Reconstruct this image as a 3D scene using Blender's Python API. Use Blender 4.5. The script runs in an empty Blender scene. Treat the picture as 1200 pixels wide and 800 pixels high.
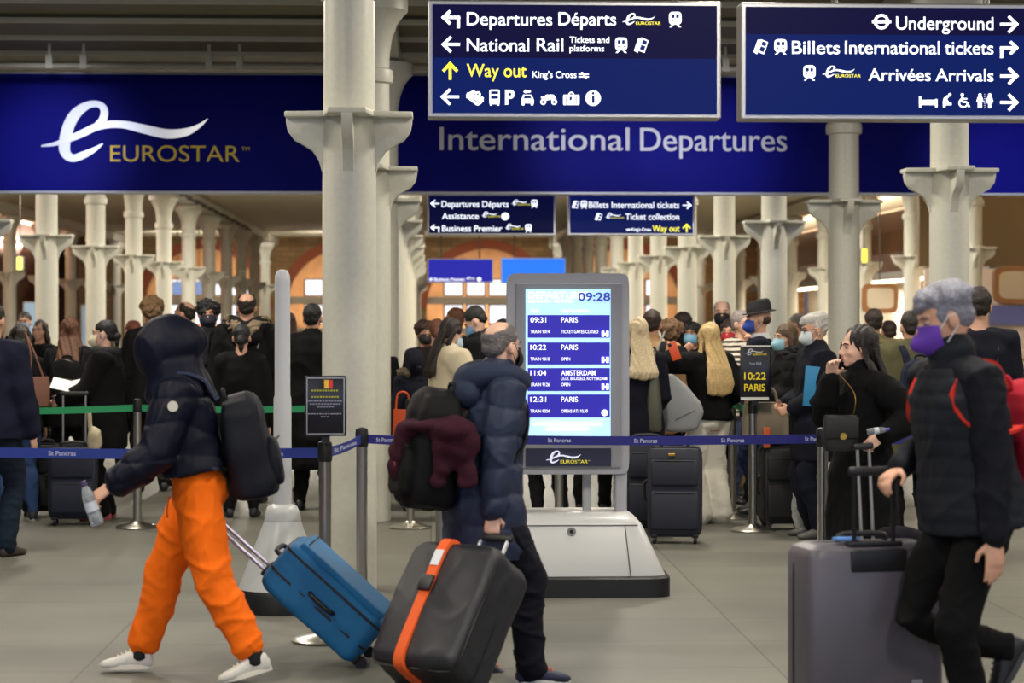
import bpy, bmesh, math, random
import numpy as np
from mathutils import Vector, Matrix
random.seed(7)
SC = bpy.context.scene
COL = SC.collection
V = Vector
PI = math.pi
# ------------------------------------------------------------------ camera, light, exposure
FPX, CX, HY, EYE = 2450.0, 600.0, 378.0, 1.63
TH = math.atan(95 / FPX)                       # camera turned a little to the right of the column rows
RV = V((math.cos(TH), -math.sin(TH), 0)); FV = V((math.sin(TH), math.cos(TH), 0))
CAMP = V((0, 0, EYE))
cd = bpy.data.cameras.new('camera'); cam = bpy.data.objects.new('camera', cd); COL.objects.link(cam)
cam.location = CAMP; cam.rotation_euler = (PI / 2, 0, -TH)
cd.sensor_width = 36; cd.lens = FPX / 1200 * 36; cd.shift_y = -22 / 1200
cd.clip_start = .1; cd.clip_end = 300
cd.dof.use_dof = True; cd.dof.focus_distance = 13.2; cd.dof.aperture_fstop = 3.0
SC.camera = cam
W = bpy.data.worlds.new('world'); SC.world = W; W.use_nodes = True
W.node_tree.nodes['Background'].inputs[0].default_value = (.62, .72, 1, 1)
W.node_tree.nodes['Background'].inputs[1].default_value = .10
SC.view_settings.view_transform = 'Standard'; SC.view_settings.look = 'None'
SC.view_settings.gamma = 1; SC.view_settings.use_curve_mapping = False
SC.view_settings.exposure = 0.55

def area(name, loc, size, energy, color, rot=(0, 0, 0)):
    l = bpy.data.lights.new(name, 'AREA'); l.shape = 'RECTANGLE'; l.size, l.size_y = size
    l.energy = energy; l.color = color
    o = bpy.data.objects.new(name, l); COL.objects.link(o); o.location = loc; o.rotation_euler = rot
    return o
WARM = (1, .93, .80)
for yy in (3, 8, 13, 17.6):
    for xx in (-3.0, 1.9, 6.8):
        area('ceiling_lamp', (xx, yy, 4.45), (.35, 1.3), 95, WARM)
for yy in (25.5, 30, 34.5, 39, 43.5, 46):
    for xx in (-8.0, -3.0, 1.9, 6.8):
        area('ceiling_lamp', (xx, yy, 4.45), (.35, 1.3), 98, WARM)
for xx in (-8, -3, 1.9, 6.8):                           # fill lamps added to brighten the end wall, then strips for the sides
    area('end_wall_fill', (xx, 69, 4.4), (2.5, .2), 55, WARM, (math.radians(55), 0, 0))
for xx, s in ((-12.2, -1), (10.7, 1)):
    area('side_fill', (xx, 46, 4.0 if s < 0 else 4.36), (.12, 42), 2200 if s < 0 else 500, WARM, (0, s * math.radians(-112), 0))  # unseen strips added along both sides to lift the far ceiling
for xx in (-9, -3, 1.9, 6.8, 11):                       # entrance daylight falling in behind the photographer
    area('entrance_daylight', (xx, -6, 3.0), (4.5, 2.6), 75, (.66, .74, 1), (math.radians(80), 0, 0))

def at(px, py, d):
    return CAMP + FV * d + RV * ((px - CX) / FPX * d) + V((0, 0, (HY - py) / FPX * d))
def on_y(px, py, Y):
    r = FV + RV * ((px - CX) / FPX) + V((0, 0, (HY - py) / FPX))
    return CAMP + r * (Y / r.y)
def gnd(px, d):
    p = at(px, HY, d); return V((p.x, p.y, 0))
def gpx(px, py):
    return gnd(px, FPX * EYE / (py - HY))

# ------------------------------------------------------------------ materials
MATS = {}
def nodes(name):
    m = bpy.data.materials.new(name); m.use_nodes = True
    return m, m.node_tree, m.node_tree.nodes['Principled BSDF']
def lin(c):
    return tuple((x / 255 / 12.92 if x / 255 <= .04045 else ((x / 255 + .055) / 1.055) ** 2.4) for x in c)
def mat(name, rgb, rough=.6, metal=0, bump=0, scale=60, emit=0, mottle=0, trans=0, sheen=0, spec=None, kind='noise', dim=1):
    """procedural material; rgb in 0..255 display values"""
    key = (name, rgb, rough, metal, bump, scale, emit, mottle, trans, sheen, kind)
    if key in MATS: return MATS[key]
    m, t, b = nodes(name); c = lin(rgb)
    b.inputs['Base Color'].default_value = (*[x * dim for x in c], 1); b.inputs['Roughness'].default_value = rough
    b.inputs['Metallic'].default_value = metal
    if spec is None and name[:5] in ('cloth', 'pack_'): spec = .2
    if spec is not None: b.inputs['Specular IOR Level'].default_value = spec
    if trans: b.inputs['Transmission Weight'].default_value = trans; b.inputs['IOR'].default_value = 1.2
    if sheen: b.inputs['Sheen Weight'].default_value = sheen
    if emit:
        b.inputs['Emission Color'].default_value = (*c, 1); b.inputs['Emission Strength'].default_value = emit
    if bump or mottle:
        tc = t.nodes.new('ShaderNodeTexCoord'); n = t.nodes.new('ShaderNodeTexNoise')
        n.inputs['Scale'].default_value = scale; n.inputs['Detail'].default_value = 4
        t.links.new(tc.outputs['Object'], n.inputs['Vector'])
        if bump:
            bp = t.nodes.new('ShaderNodeBump'); bp.inputs['Strength'].default_value = bump; bp.inputs['Distance'].default_value = .02
            t.links.new(n.outputs['Fac'], bp.inputs['Height']); t.links.new(bp.outputs['Normal'], b.inputs['Normal'])
        if mottle:
            r = t.nodes.new('ShaderNodeValToRGB'); t.links.new(n.outputs['Fac'], r.inputs['Fac'])
            r.color_ramp.elements[0].position = .3; r.color_ramp.elements[1].position = .7
            r.color_ramp.elements[0].color = (*[x * (1 - mottle) for x in c], 1); r.color_ramp.elements[1].color = (*[min(1, x * (1 + mottle)) for x in c], 1)
            t.links.new(r.outputs['Color'], b.inputs['Base Color'])
    MATS[key] = m
    return m
def floor_mat():
    m, t, b = nodes('floor_tile'); tc = t.nodes.new('ShaderNodeTexCoord'); br = t.nodes.new('ShaderNodeTexBrick')
    br.offset = 0; br.inputs['Scale'].default_value = 1; br.inputs['Brick Width'].default_value = 1.63; br.inputs['Row Height'].default_value = .82
    br.inputs['Mortar Size'].default_value = .006
    br.inputs['Color1'].default_value = (*lin((121, 120, 110)), 1); br.inputs['Color2'].default_value = (*lin((112, 111, 102)), 1)
    br.inputs['Mortar'].default_value = (*lin((92, 90, 84)), 1)
    t.links.new(tc.outputs['Object'], br.inputs['Vector'])
    n = t.nodes.new('ShaderNodeTexNoise'); n.inputs['Scale'].default_value = 1.4; n.inputs['Detail'].default_value = 6
    t.links.new(tc.outputs['Object'], n.inputs['Vector'])
    mx = t.nodes.new('ShaderNodeMix'); mx.data_type = 'RGBA'; mx.blend_type = 'MULTIPLY'; mx.inputs['Factor'].default_value = .35
    t.links.new(br.outputs['Color'], mx.inputs[6]); t.links.new(n.outputs['Fac'], mx.inputs[7])
    t.links.new(mx.outputs[2], b.inputs['Base Color']); b.inputs['Roughness'].default_value = .5; b.inputs['Specular IOR Level'].default_value = .3
    return m
def brick_mat(name, c1, c2, mo, sc=1.0):
    m, t, b = nodes(name); tc = t.nodes.new('ShaderNodeTexCoord'); mp = t.nodes.new('ShaderNodeMapping'); br = t.nodes.new('ShaderNodeTexBrick')
    sp = t.nodes.new('ShaderNodeSeparateXYZ'); cb = t.nodes.new('ShaderNodeCombineXYZ'); ad = t.nodes.new('ShaderNodeMath')
    t.links.new(tc.outputs['Object'], sp.inputs[0]); t.links.new(sp.outputs[0], ad.inputs[0]); t.links.new(sp.outputs[1], ad.inputs[1])
    t.links.new(ad.outputs[0], cb.inputs[0]); t.links.new(sp.outputs[2], cb.inputs[1]); t.links.new(cb.outputs[0], br.inputs['Vector'])
    br.inputs['Scale'].default_value = sc; br.inputs['Brick Width'].default_value = .5; br.inputs['Row Height'].default_value = .18
    br.inputs['Mortar Size'].default_value = .012
    for k, c in (('Color1', c1), ('Color2', c2), ('Mortar', mo)): br.inputs[k].default_value = (*lin(c), 1)
    t.links.new(br.outputs['Color'], b.inputs['Base Color']); b.inputs['Roughness'].default_value = .85
    return m

# ------------------------------------------------------------------ mesh helpers
def frame_of(d, up=V((0, 0, 1))):
    d = d.normalized(); u = up.cross(d)
    if u.length < 1e-4: u = V((1, 0, 0)).cross(d)
    if u.length < 1e-4: u = V((0, 1, 0)).cross(d)
    u.normalize(); return u, d.cross(u)
def crom(pts, n=6):
    """smooth curve through points (tuples of any length)"""
    P = [np.array(p, float) for p in pts]; P = [2 * P[0] - P[1]] + P + [2 * P[-1] - P[-2]]; out = []
    for i in range(1, len(P) - 2):
        for k in range(n):
            t = k / n; a, b, c, d = P[i - 1:i + 3]
            out.append(.5 * (2 * b + (c - a) * t + (2 * a - 5 * b + 4 * c - d) * t * t + (3 * b - a - 3 * c + d) * t ** 3))
    out.append(P[-2]); return out
class MB:
    def __init__(s): s.v = []; s.f = []; s.marks = []
    def mark(s, name): s.marks.append((len(s.v), len(s.f), name))
    def add(s, vs, fs):
        o = len(s.v); s.v += [tuple(v) for v in vs]; s.f += [tuple(i + o for i in f) for f in fs]; return s
    def box(s, c, d, M=None):
        x, y, z = d[0] / 2, d[1] / 2, d[2] / 2; c = V(c)
        vs = [V((i, j, k)) for i in (-x, x) for j in (-y, y) for k in (-z, z)]
        vs = [c + (M @ v if M else v) for v in vs]
        return s.add(vs, [(0, 1, 3, 2), (4, 6, 7, 5), (0, 4, 5, 1), (2, 3, 7, 6), (0, 2, 6, 4), (1, 5, 7, 3)])
    def rings(s, R, cap=True):
        n = len(R[0]); vs = [p for r in R for p in r]; fs = []
        for i in range(len(R) - 1):
            for j in range(n):
                k = (j + 1) % n; fs.append((i * n + j, i * n + k, (i + 1) * n + k, (i + 1) * n + j))
        if cap: fs.append(tuple(range(n))[::-1]); fs.append(tuple((len(R) - 1) * n + j for j in range(n)))
        return s.add(vs, fs)
    def tube(s, pts, rad, n=10, round_=True, flat=1.0, up=V((0, 0, 1))):
        """tapering limb / pipe; flat<1 squashes the section along the second axis"""
        pts = [V(p[:3]) for p in pts]
        if not isinstance(rad, (list, tuple)): rad = [rad] * len(pts)
        R = []; m = len(pts)
        dirs = [(pts[min(i + 1, m - 1)] - pts[max(i - 1, 0)]).normalized() for i in range(m)]
        u, w = frame_of(dirs[0], up)
        def ring(p, r, u, w): return [p + u * (r * math.cos(2 * PI * j / n)) + w * (r * flat * math.sin(2 * PI * j / n)) for j in range(n)]
        if round_:
            for a in (.15, .5, .85): R.append(ring(pts[0] - dirs[0] * (rad[0] * (1 - a) * .9 * flat), rad[0] * math.sin(a * PI / 2), u, w))
        for i in range(m):
            d = dirs[i]; u = (u - d * u.dot(d)).normalized(); w = d.cross(u); R.append(ring(pts[i], rad[i], u, w))
        if round_:
            for a in (.85, .5, .15): R.append(ring(pts[-1] + dirs[-1] * (rad[-1] * (1 - a) * .9 * flat), rad[-1] * math.sin(a * PI / 2), u, w))
        return s.rings(R)
    def ell(s, c, r, M=None, nu=16, nv=10):
        c = V(c); R = []
        for i in range(1, nv):
            a = PI * i / nv
            ring = []
            for j in range(nu):
                b = 2 * PI * j / nu; v = V((r[0] * math.sin(a) * math.cos(b), r[1] * math.sin(a) * math.sin(b), r[2] * math.cos(a)))
                ring.append(c + (M @ v if M else v))
            R.append(ring)
        return s.rings(R)
    def lathe(s, c, prof, n=24):
        c = V(c); return s.rings([[c + V((r * math.cos(2 * PI * j / n), r * math.sin(2 * PI * j / n), z)) for j in range(n)] for r, z in prof])
    def sq(s, R, n=20, e=.45):
        """superellipse rings: list of (centre, ax_u, ax_v)"""
        out = []
        for c, a, b in R:
            ring = []
            for j in range(n):
                t = 2 * PI * j / n; x, y = math.cos(t), math.sin(t)
                ring.append(V(c) + V(a) * (math.copysign(abs(x) ** e, x)) + V(b) * (math.copysign(abs(y) ** e, y)))
            out.append(ring)
        return s.rings(out)
    def rbox(s, c, d, r=.03, n=24, e=.3, M=None):
        """rounded box, rounded on all edges"""
        c = V(c); hx, hy, hz = d[0] / 2, d[1] / 2, d[2] / 2; R = []
        for z, k in [(-hz, 1), (-hz + r * .3, .3), (-hz + r, 0), (hz - r, 0), (hz - r * .3, .3), (hz, 1)]:
            q = r * (k if k < 1 else 1.0)
            a, b, cc = V((hx - q, 0, 0)), V((0, hy - q, 0)), V((0, 0, z))
            if M: a, b, cc = M @ a, M @ b, M @ cc
            R.append((c + cc, a, b))
        return s.sq(R, n, e)
    def prism(s, poly, o, ux, uy, th):
        """2-D polygon extruded by th along the normal"""
        o, ux, uy = V(o), V(ux), V(uy); nz = ux.cross(uy).normalized()
        a = [o + ux * x + uy * y for x, y in poly]; b = [p + nz * th for p in a]; n = len(poly)
        return s.add(a + b, [tuple(range(n))[::-1], tuple(range(n, 2 * n))] + [(i, (i + 1) % n, (i + 1) % n + n, i + n) for i in range(n)])
    def mesh(s, name):
        me = bpy.data.meshes.new(name); me.from_pydata(s.v, [], s.f)
        bm = bmesh.new(); bm.from_mesh(me); bmesh.ops.recalc_face_normals(bm, faces=bm.faces); bm.to_mesh(me); bm.free()
        return me
    def build(s, name, m, parent=None, smooth=True, voxel=0, it=4, bevel=0, solid=0, label=None):
        me = s.mesh(name); o = bpy.data.objects.new(name, me); COL.objects.link(o)
        mods = False
        if voxel:
            md = o.modifiers.new('r', 'REMESH'); md.mode = 'VOXEL'; md.voxel_size = voxel
            if it: sm = o.modifiers.new('s', 'SMOOTH'); sm.iterations = it; sm.factor = .5
            mods = True
        if bevel:
            bv = o.modifiers.new('b', 'BEVEL'); bv.width = bevel; bv.segments = 2; bv.limit_method = 'ANGLE'; mods = True
        if solid:
            so = o.modifiers.new('t', 'SOLIDIFY'); so.thickness = solid; so.offset = 0; mods = True
        if mods:
            dg = bpy.context.evaluated_depsgraph_get(); ne = bpy.data.meshes.new_from_object(o.evaluated_get(dg)); o.modifiers.clear(); o.data = ne
            bpy.data.meshes.remove(me); me = ne; me.name = name
        if m:
            me.materials.clear(); me.materials.append(m)
        if smooth:
            me.polygons.foreach_set('use_smooth', [True] * len(me.polygons))
            if not voxel: me.set_sharp_from_angle(angle=math.radians(42))
        if parent: o.parent = parent
        if label: o['label'] = label
        return o
def build_split(mb, m, parent):
    """each marked piece of lettering or pictogram becomes a part of its own"""
    M_ = [q for q in mb.marks] + [(len(mb.v), len(mb.f), None)]
    for (v0, f0, nm), (v1, f1, _) in zip(M_[:-1], M_[1:]):
        if v1 > v0: q = MB(); q.v = mb.v[v0:v1]; q.f = [tuple(i - v0 for i in f) for f in mb.f[f0:f1]]; q.build(nm, m, parent, smooth=False)
def thing(name, label, cat, loc=(0, 0, 0), rz=0, group=None):
    o = bpy.data.objects.new(name, None); COL.objects.link(o); o.empty_display_size = .1
    o.location = loc; o.rotation_euler = (0, 0, rz); o['label'] = label; o['category'] = cat
    if group: o['group'] = group
    return o
def tag(o, label, cat, group=None):
    o['label'] = label; o['category'] = cat
    if group: o['group'] = group
    return o
def struct(o): o['kind'] = 'structure'; return o
def dup(root, loc, rz=None, label=None, group=None):
    r = root.copy(); COL.objects.link(r); r.location = loc
    if rz is not None: r.rotation_euler = (0, 0, rz)
    if label: r['label'] = label
    if group: r['group'] = group
    for ch in root.children:
        c = ch.copy(); COL.objects.link(c); c.parent = r
        for g in ch.children:
            e = g.copy(); COL.objects.link(e); e.parent = c
    return r
def shift(mb, off):
    mb.v = [(v[0] - off[0], v[1] - off[1], v[2] - off[2]) for v in mb.v]; return mb

# ------------------------------------------------------------------ lettering
_fc = bpy.data.curves.new('font', 'FONT')
def text_mesh(string, bold):
    _fc.body = string; _fc.size = 1; _fc.offset = bold; _fc.extrude = 0
    o = bpy.data.objects.new('t', _fc); COL.objects.link(o)
    dg = bpy.context.evaluated_depsgraph_get(); me = bpy.data.meshes.new_from_object(o.evaluated_get(dg)); bpy.data.objects.remove(o)
    n = len(me.vertices); co = np.empty(n * 3); me.vertices.foreach_get('co', co); co = co.reshape(-1, 3)
    fs = [tuple(p.vertices) for p in me.polygons]; bpy.data.meshes.remove(me)
    return co, fs
CAPH = text_mesh('H', 0)[0][:, 1].max()
def lettering(mb, string, x0, x1, base, cap, Y, bold=.012, off=0.0):
    """adds the string to mb, stretched between pixel columns x0..x1 with its baseline at row base and capitals cap rows tall, on plane y = Y"""
    mb.mark('lettering'); co, fs = text_mesh(string, bold)
    a, b = co[:, 0].min(), co[:, 0].max()
    p0, p1 = on_y(x0, base, Y), on_y(x1, base, Y); top = on_y(x0, base - cap, Y)
    sx = (p1.x - p0.x) / (b - a); sz = (top.z - p0.z) / CAPH
    vs = [(p0.x + (c[0] - a) * sx, Y - .003 - off, p0.z + (p1.z - p0.z) * 0 + c[1] * sz) for c in co]
    mb.add(vs, fs); return mb
def flat_poly(mb, pts, Y, off=0.0):
    """polygon given in pixels on the plane y = Y, a thin raised plate"""
    P = [on_y(x, y, Y) for x, y in pts]; n = len(P)
    a = [(p.x, Y - .002 - off, p.z) for p in P]; b = [(p.x, Y + .002, p.z) for p in P]
    mb.add(a + b, [tuple(range(n))] + [(i, (i + 1) % n, (i + 1) % n + n, i + n) for i in range(n)])
def circ(cx, cy, r, n=20, ry=None): return [(cx + r * math.cos(2 * PI * i / n), cy + (ry or r) * math.sin(2 * PI * i / n)) for i in range(n)]
def ring_px(mb, cx, cy, r0, r1, Y, a0=0, a1=360, n=24, off=0.0):
    for i in range(n):
        t0, t1 = math.radians(a0 + (a1 - a0) * i / n), math.radians(a0 + (a1 - a0) * (i + 1) / n)
        flat_poly(mb, [(cx + r0 * math.cos(t0), cy + r0 * math.sin(t0)), (cx + r1 * math.cos(t0), cy + r1 * math.sin(t0)), (cx + r1 * math.cos(t1), cy + r1 * math.sin(t1)), (cx + r0 * math.cos(t1), cy + r0 * math.sin(t1))], Y, off)
def ribbon_px(mb, pts, Y, ox, oy, s, off=0.0):
    c = crom(pts, 6); L = []; Rr = []
    for i, p in enumerate(c):
        q = c[min(i + 1, len(c) - 1)] - c[max(i - 1, 0)]; l = math.hypot(q[0], q[1]) or 1; nx, ny = -q[1] / l, q[0] / l; h = max(p[2], 2) / 2
        L.append((ox + s * (p[0] + nx * h), oy + s * (p[1] + ny * h))); Rr.append((ox + s * (p[0] - nx * h), oy + s * (p[1] - ny * h)))
    for i in range(len(c) - 1): flat_poly(mb, [L[i], L[i + 1], Rr[i + 1], Rr[i]], Y, off)
def logo(parent, ox, oy, s, Y, msw, mtx, off=0.004, tm=True):
    """swooping e with the name below it; (ox, oy) = pixel of the drawing's origin, s = its scale"""
    a = MB()
    ribbon_px(a, [(372, 292, 6), (330, 322, 24), (270, 352, 38), (205, 370, 42), (165, 325, 58), (180, 220, 62), (222, 135, 58), (290, 85, 40), (350, 80, 34), (380, 112, 40), (372, 160, 42), (340, 195, 36)], Y, ox, oy, s, off)
    ribbon_px(a, [(40, 305, 8), (120, 292, 22), (240, 247, 38), (350, 198, 40), (470, 188, 40), (600, 215, 48), (720, 240, 50), (820, 230, 42), (890, 198, 22), (940, 158, 4)], Y, ox, oy, s, off + .004)
    a.build('logo_swoosh', msw, parent, smooth=False)
    b = MB(); lettering(b, 'EUROSTAR', ox + 412 * s, ox + 1112 * s, oy + 388 * s, 86 * s, Y, .0, off)
    if tm: lettering(b, 'TM', ox + 1122 * s, ox + 1166 * s, oy + 330 * s, 20 * s, Y, .0, off)
    build_split(b, mtx, parent)
# ------------------------------------------------------------------ the hall
M_COL = mat('column_paint', (206, 204, 190), .38, bump=.05, scale=30, mottle=.04)
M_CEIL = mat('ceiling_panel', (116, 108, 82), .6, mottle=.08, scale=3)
M_EDGE = mat('ceiling_edge', (196, 190, 168), .5)
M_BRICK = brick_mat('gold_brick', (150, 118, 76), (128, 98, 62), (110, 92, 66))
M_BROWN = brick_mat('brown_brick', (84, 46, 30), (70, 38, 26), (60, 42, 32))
M_STEEL = mat('brushed_steel', (176, 172, 162), .3, 1)
M_DSTEEL = mat('dark_steel', (96, 94, 90), .35, 1)
M_ALU = mat('aluminium', (176, 174, 172), .35, .8)
M_BLACK = mat('black_plastic', (18, 18, 20), .45)
M_WHITE = mat('white_paint', (222, 222, 216), .4)
def E(name, rgb, k): return mat(name, rgb, .5, emit=k)
Y0, Y1, XL, XR = -8, 74, -13, 13
b = MB(); b.box((0, (Y0 + Y1) / 2, -.05), (40, Y1 - Y0 + 2, .1)); struct(b.build('floor', floor_mat(), smooth=False))
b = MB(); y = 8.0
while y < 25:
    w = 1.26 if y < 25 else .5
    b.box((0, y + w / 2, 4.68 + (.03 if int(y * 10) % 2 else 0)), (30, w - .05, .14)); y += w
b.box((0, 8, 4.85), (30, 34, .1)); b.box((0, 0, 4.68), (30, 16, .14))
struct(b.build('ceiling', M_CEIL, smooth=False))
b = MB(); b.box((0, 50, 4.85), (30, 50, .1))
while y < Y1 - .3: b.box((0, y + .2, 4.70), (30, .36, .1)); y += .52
struct(b.build('ceiling_far', mat('ceiling_slat', (226, 216, 190), .6), smooth=False))  # paler than the near panels: brighter light on the far ceiling put into its colour
b = MB(); y = 8.0
while y < 25: b.box((0, y, 4.585), (30, .05, .05)); y += 1.26
struct(b.build('trim_1', M_EDGE, smooth=False))            # pale lips of the ceiling panels
for k, x in enumerate((-10.6, -5.55, -.5, 4.33, 9.2)):
    b = MB(); b.box((x, 42, 4.47), (.34, 64, .24)); struct(b.build('trim_%d' % (k + 2), M_COL, smooth=False))
# end wall with lit arches
def arch_wall(name, m, axis, pos, a0, a1, zt, arches, th=.5):
    """wall along x (axis 0) or y (axis 1); arches: list of (centre, radius, springing height, open from z)"""
    mb = MB(); xs = sorted(arches); cur = a0
    def P(u, z, t): return (u, pos + t, z) if axis == 0 else (pos + t, u, z)
    def slab(poly):
        n = len(poly); A = [P(u, z, 0) for u, z in poly]; B = [P(u, z, th) for u, z in poly]
        mb.add(A + B, [tuple(range(n)), tuple(range(2 * n - 1, n - 1, -1))] + [(i, (i + 1) % n, (i + 1) % n + n, i + n) for i in range(n)])
    for c, r, zs, zb in xs:
        slab([(cur, 0), (c - r, 0), (c - r, zt), (cur, zt)])
        N = 18
        for i in range(N):
            t0, t1 = PI - PI * i / N, PI - PI * (i + 1) / N
            slab([(c + r * math.cos(t0), zs + r * math.sin(t0)), (c + r * math.cos(t1), zs + r * math.sin(t1)), (c + r * math.cos(t1), zt), (c + r * math.cos(t0), zt)])
        if zb > 0: slab([(c - r, 0), (c + r, 0), (c + r, zb), (c - r, zb)])
        cur = c + r
    slab([(cur, 0), (a1, 0), (a1, zt), (cur, zt)])
    return struct(mb.build(name, m, smooth=False))
AR = (-8.0, -3.0, 1.95, 6.8)
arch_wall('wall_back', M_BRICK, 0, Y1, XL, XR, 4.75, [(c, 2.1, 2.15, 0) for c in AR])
b = MB(); b.box((0, Y1 + 2.6, 2.4), (27, .2, 4.9)); struct(b.build('wall_behind_arches', mat('vault_plaster', (226, 172, 120), .8, mottle=.15, scale=2), smooth=False))
M_RING = mat('arch_brick', (150, 78, 48), .8, bump=.4, scale=14)
tn = 10
for i, c in enumerate(AR):
    b = MB(); R0, R1 = 2.1, 2.42; N = 22
    R = []
    for k in range(N + 1):
        t = PI * k / N; R.append([(c + r * math.cos(t), Y1 + dy, 2.15 + r * math.sin(t)) for r, dy in ((R0, -.08), (R1, -.08), (R1, .2), (R0, .2))])
    b.rings(R); struct(b.build('trim_%d' % tn, M_RING, smooth=False)); tn += 1
    b = MB(); b.box((c, Y1 + .35, 2.42), (4.2, .3, .26)); b.box((c, Y1 + .35, 1.35), (4.2, .3, .2))
    struct(b.build('trim_%d' % tn, mat('transom', (170, 158, 138), .6), smooth=False)); tn += 1
    area('arch_uplight', (c, Y1 + 1.4, 1.1), (3, .6), 80, (1, .84, .64), (PI, 0, 0))
    # glazing of the arch: a framed window in two lights, lit from behind
    f = MB(); g = MB()
    for sx in (-1.15, -.35, .45, 1.2):
        for z0, z1 in ((2.62, 3.15), (1.6, 2.25)):
            f.box((c + sx, Y1 + .6, (z0 + z1) / 2), (.72, .08, z1 - z0 + .1)); g.box((c + sx, Y1 + .57, (z0 + z1) / 2), (.6, .1, z1 - z0))
    w = struct(f.build('window_%d' % (i + 1), mat('window_frame', (120, 96, 74), .6), smooth=False))
    g.build('window_pane', E('lit_glass', (236, 236, 246), 0.8), w, smooth=False)
# left side wall: brown brick with arched recesses
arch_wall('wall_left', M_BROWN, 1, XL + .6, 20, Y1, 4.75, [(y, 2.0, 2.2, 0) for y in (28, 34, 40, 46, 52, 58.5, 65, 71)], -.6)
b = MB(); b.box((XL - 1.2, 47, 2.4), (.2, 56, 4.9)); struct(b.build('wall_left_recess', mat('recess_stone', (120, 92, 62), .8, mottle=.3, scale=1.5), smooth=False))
# right side: brick arches high up, copper fascia, lit shop front
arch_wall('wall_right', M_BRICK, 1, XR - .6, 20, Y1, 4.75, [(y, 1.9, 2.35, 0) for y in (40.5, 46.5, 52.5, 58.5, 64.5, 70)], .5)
b = MB(); b.box((XR + 1.6, 47, 2.4), (.2, 56, 4.9)); struct(b.build('wall_right_recess', mat('recess_plaster', (214, 150, 100), .8, mottle=.2, scale=2), smooth=False))
for y in (40.5, 46.5, 52.5, 58.5, 64.5, 70): area('recess_uplight', (XR + .7, y, .8), (.6, 2.5), 55, (1, .70, .45), (PI, 0, 0))
# the shop on the right: copper band over a bright interior
SX, SY0, SY1 = 10.4, 37.5, 66.0
b = MB(); prof = [(SX, 2.75), (SX - .06, 3.2), (SX + .05, 3.7), (SX + .3, 4.2), (SX + .5, 4.3), (SX + .5, 2.75)]
b.rings([[(x, y, z) for x, z in prof] for y in (SY0, SY1)])
shop = struct(b.build('trim_%d' % tn, mat('copper_fascia', (120, 74, 46), .35, .6, mottle=.3, scale=1.2), smooth=False)); tn += 1
b = MB(); b.box((SX + .15, (SY0 + SY1) / 2, 2.68), (.9, SY1 - SY0, .14)); struct(b.build('trim_%d' % tn, mat('shop_soffit', (150, 146, 140), .6), smooth=False)); tn += 1
b = MB()
for y in np.arange(SY0 + 1, SY1, 3.2): b.box((SX + .3, y, 2.59), (.5, 2.2, .03))
struct(b.build('trim_%d' % tn, E('shop_strip_light', (255, 236, 205), 5), smooth=False)); tn += 1
b = MB(); b.box((SX + 1.6, (SY0 + SY1) / 2, 1.35), (.1, SY1 - SY0, 2.7)); struct(b.build('wall_shop', mat('shop_wall', (236, 224, 206), .6), smooth=False))
b = MB(); b.box((SX + .1, SY0 - .05, 1.3), (3.2, .1, 2.6)); struct(b.build('wall_shop_end', mat('shop_wall_pink', (226, 206, 192), .6), smooth=False))
b = MB(); b.box((SX + .1, SY0 - .05, 3.5), (3.4, .12, 1.7)); struct(b.build('wall_shop_upper', mat('bronze_mesh', (112, 92, 62), .45, .35, bump=.3, scale=90), smooth=False))
for y in np.arange(SY0 + 1.5, SY1, 4.5): area('shop_lamp', (SX + .8, y, 2.5), (.5, 1.5), 60, (1, .9, .74))
# fittings of the shop: framed mirrors, blue panel, seats
M_WOODF = mat('mirror_frame', (150, 104, 62), .4)
def framed(name, label, px0, py0, px1, py1, Y, rgb, cat='mirror', frame=.09, dep=.12, em=0, rr=.35, group=None, hang=None):
    a, c = on_y(px0, py1, Y), on_y(px1, py0, Y); w, h = c.x - a.x, c.z - a.z
    r = thing(name, label, cat, (a.x, Y, a.z), 0, group)
    R = []
    f = MB(); f.sq([((w / 2, -dep / 2, h / 2), (w / 2, 0, 0), (0, 0, h / 2)), ((w / 2, dep / 2, h / 2), (w / 2, 0, 0), (0, 0, h / 2))], 28, rr); f.build('frame', M_WOODF if frame > .05 else M_ALU, r)
    g = MB(); g.sq([((w / 2, -dep / 2 - .012, h / 2), (w / 2 - frame, 0, 0), (0, 0, h / 2 - frame)), ((w / 2, 0, h / 2), (w / 2 - frame, 0, 0), (0, 0, h / 2 - frame))], 28, rr)
    g.build('panel', mat('panel_' + name, rgb, .35, emit=em * .55), r)
    if hang == 'rod':
        q = MB(); q.tube([(w / 2, 0, h - .02), (w / 2, 0, 4.62 - a.z)], .012, 8, False); q.build('hanger_rod', M_DSTEEL, r)
    if hang == 'stand':
        for u in (.2, .8): q = MB(); q.tube([(w * u, .03, .006), (w * u, .03, -a.z)], .03, 8, False); q.build('stand_leg', M_DSTEEL, r)
    return r
framed('mirror', 'large rounded wood-framed mirror at the right edge of the hall', 1164, 312, 1236, 356, SY0 - .165, (196, 178, 152))
framed('mirror', 'smaller rounded wood-framed mirror left of the grey-haired man', 1010, 332, 1052, 367, SY0 + 3, (206, 192, 170), hang='rod')
framed('poster_panel', 'blue violet picture panel low on the shop wall at right edge', 1158, 357, 1230, 382, SY0 - .13, (104, 108, 168), 'poster', .02, .05, 0, .1)
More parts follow.
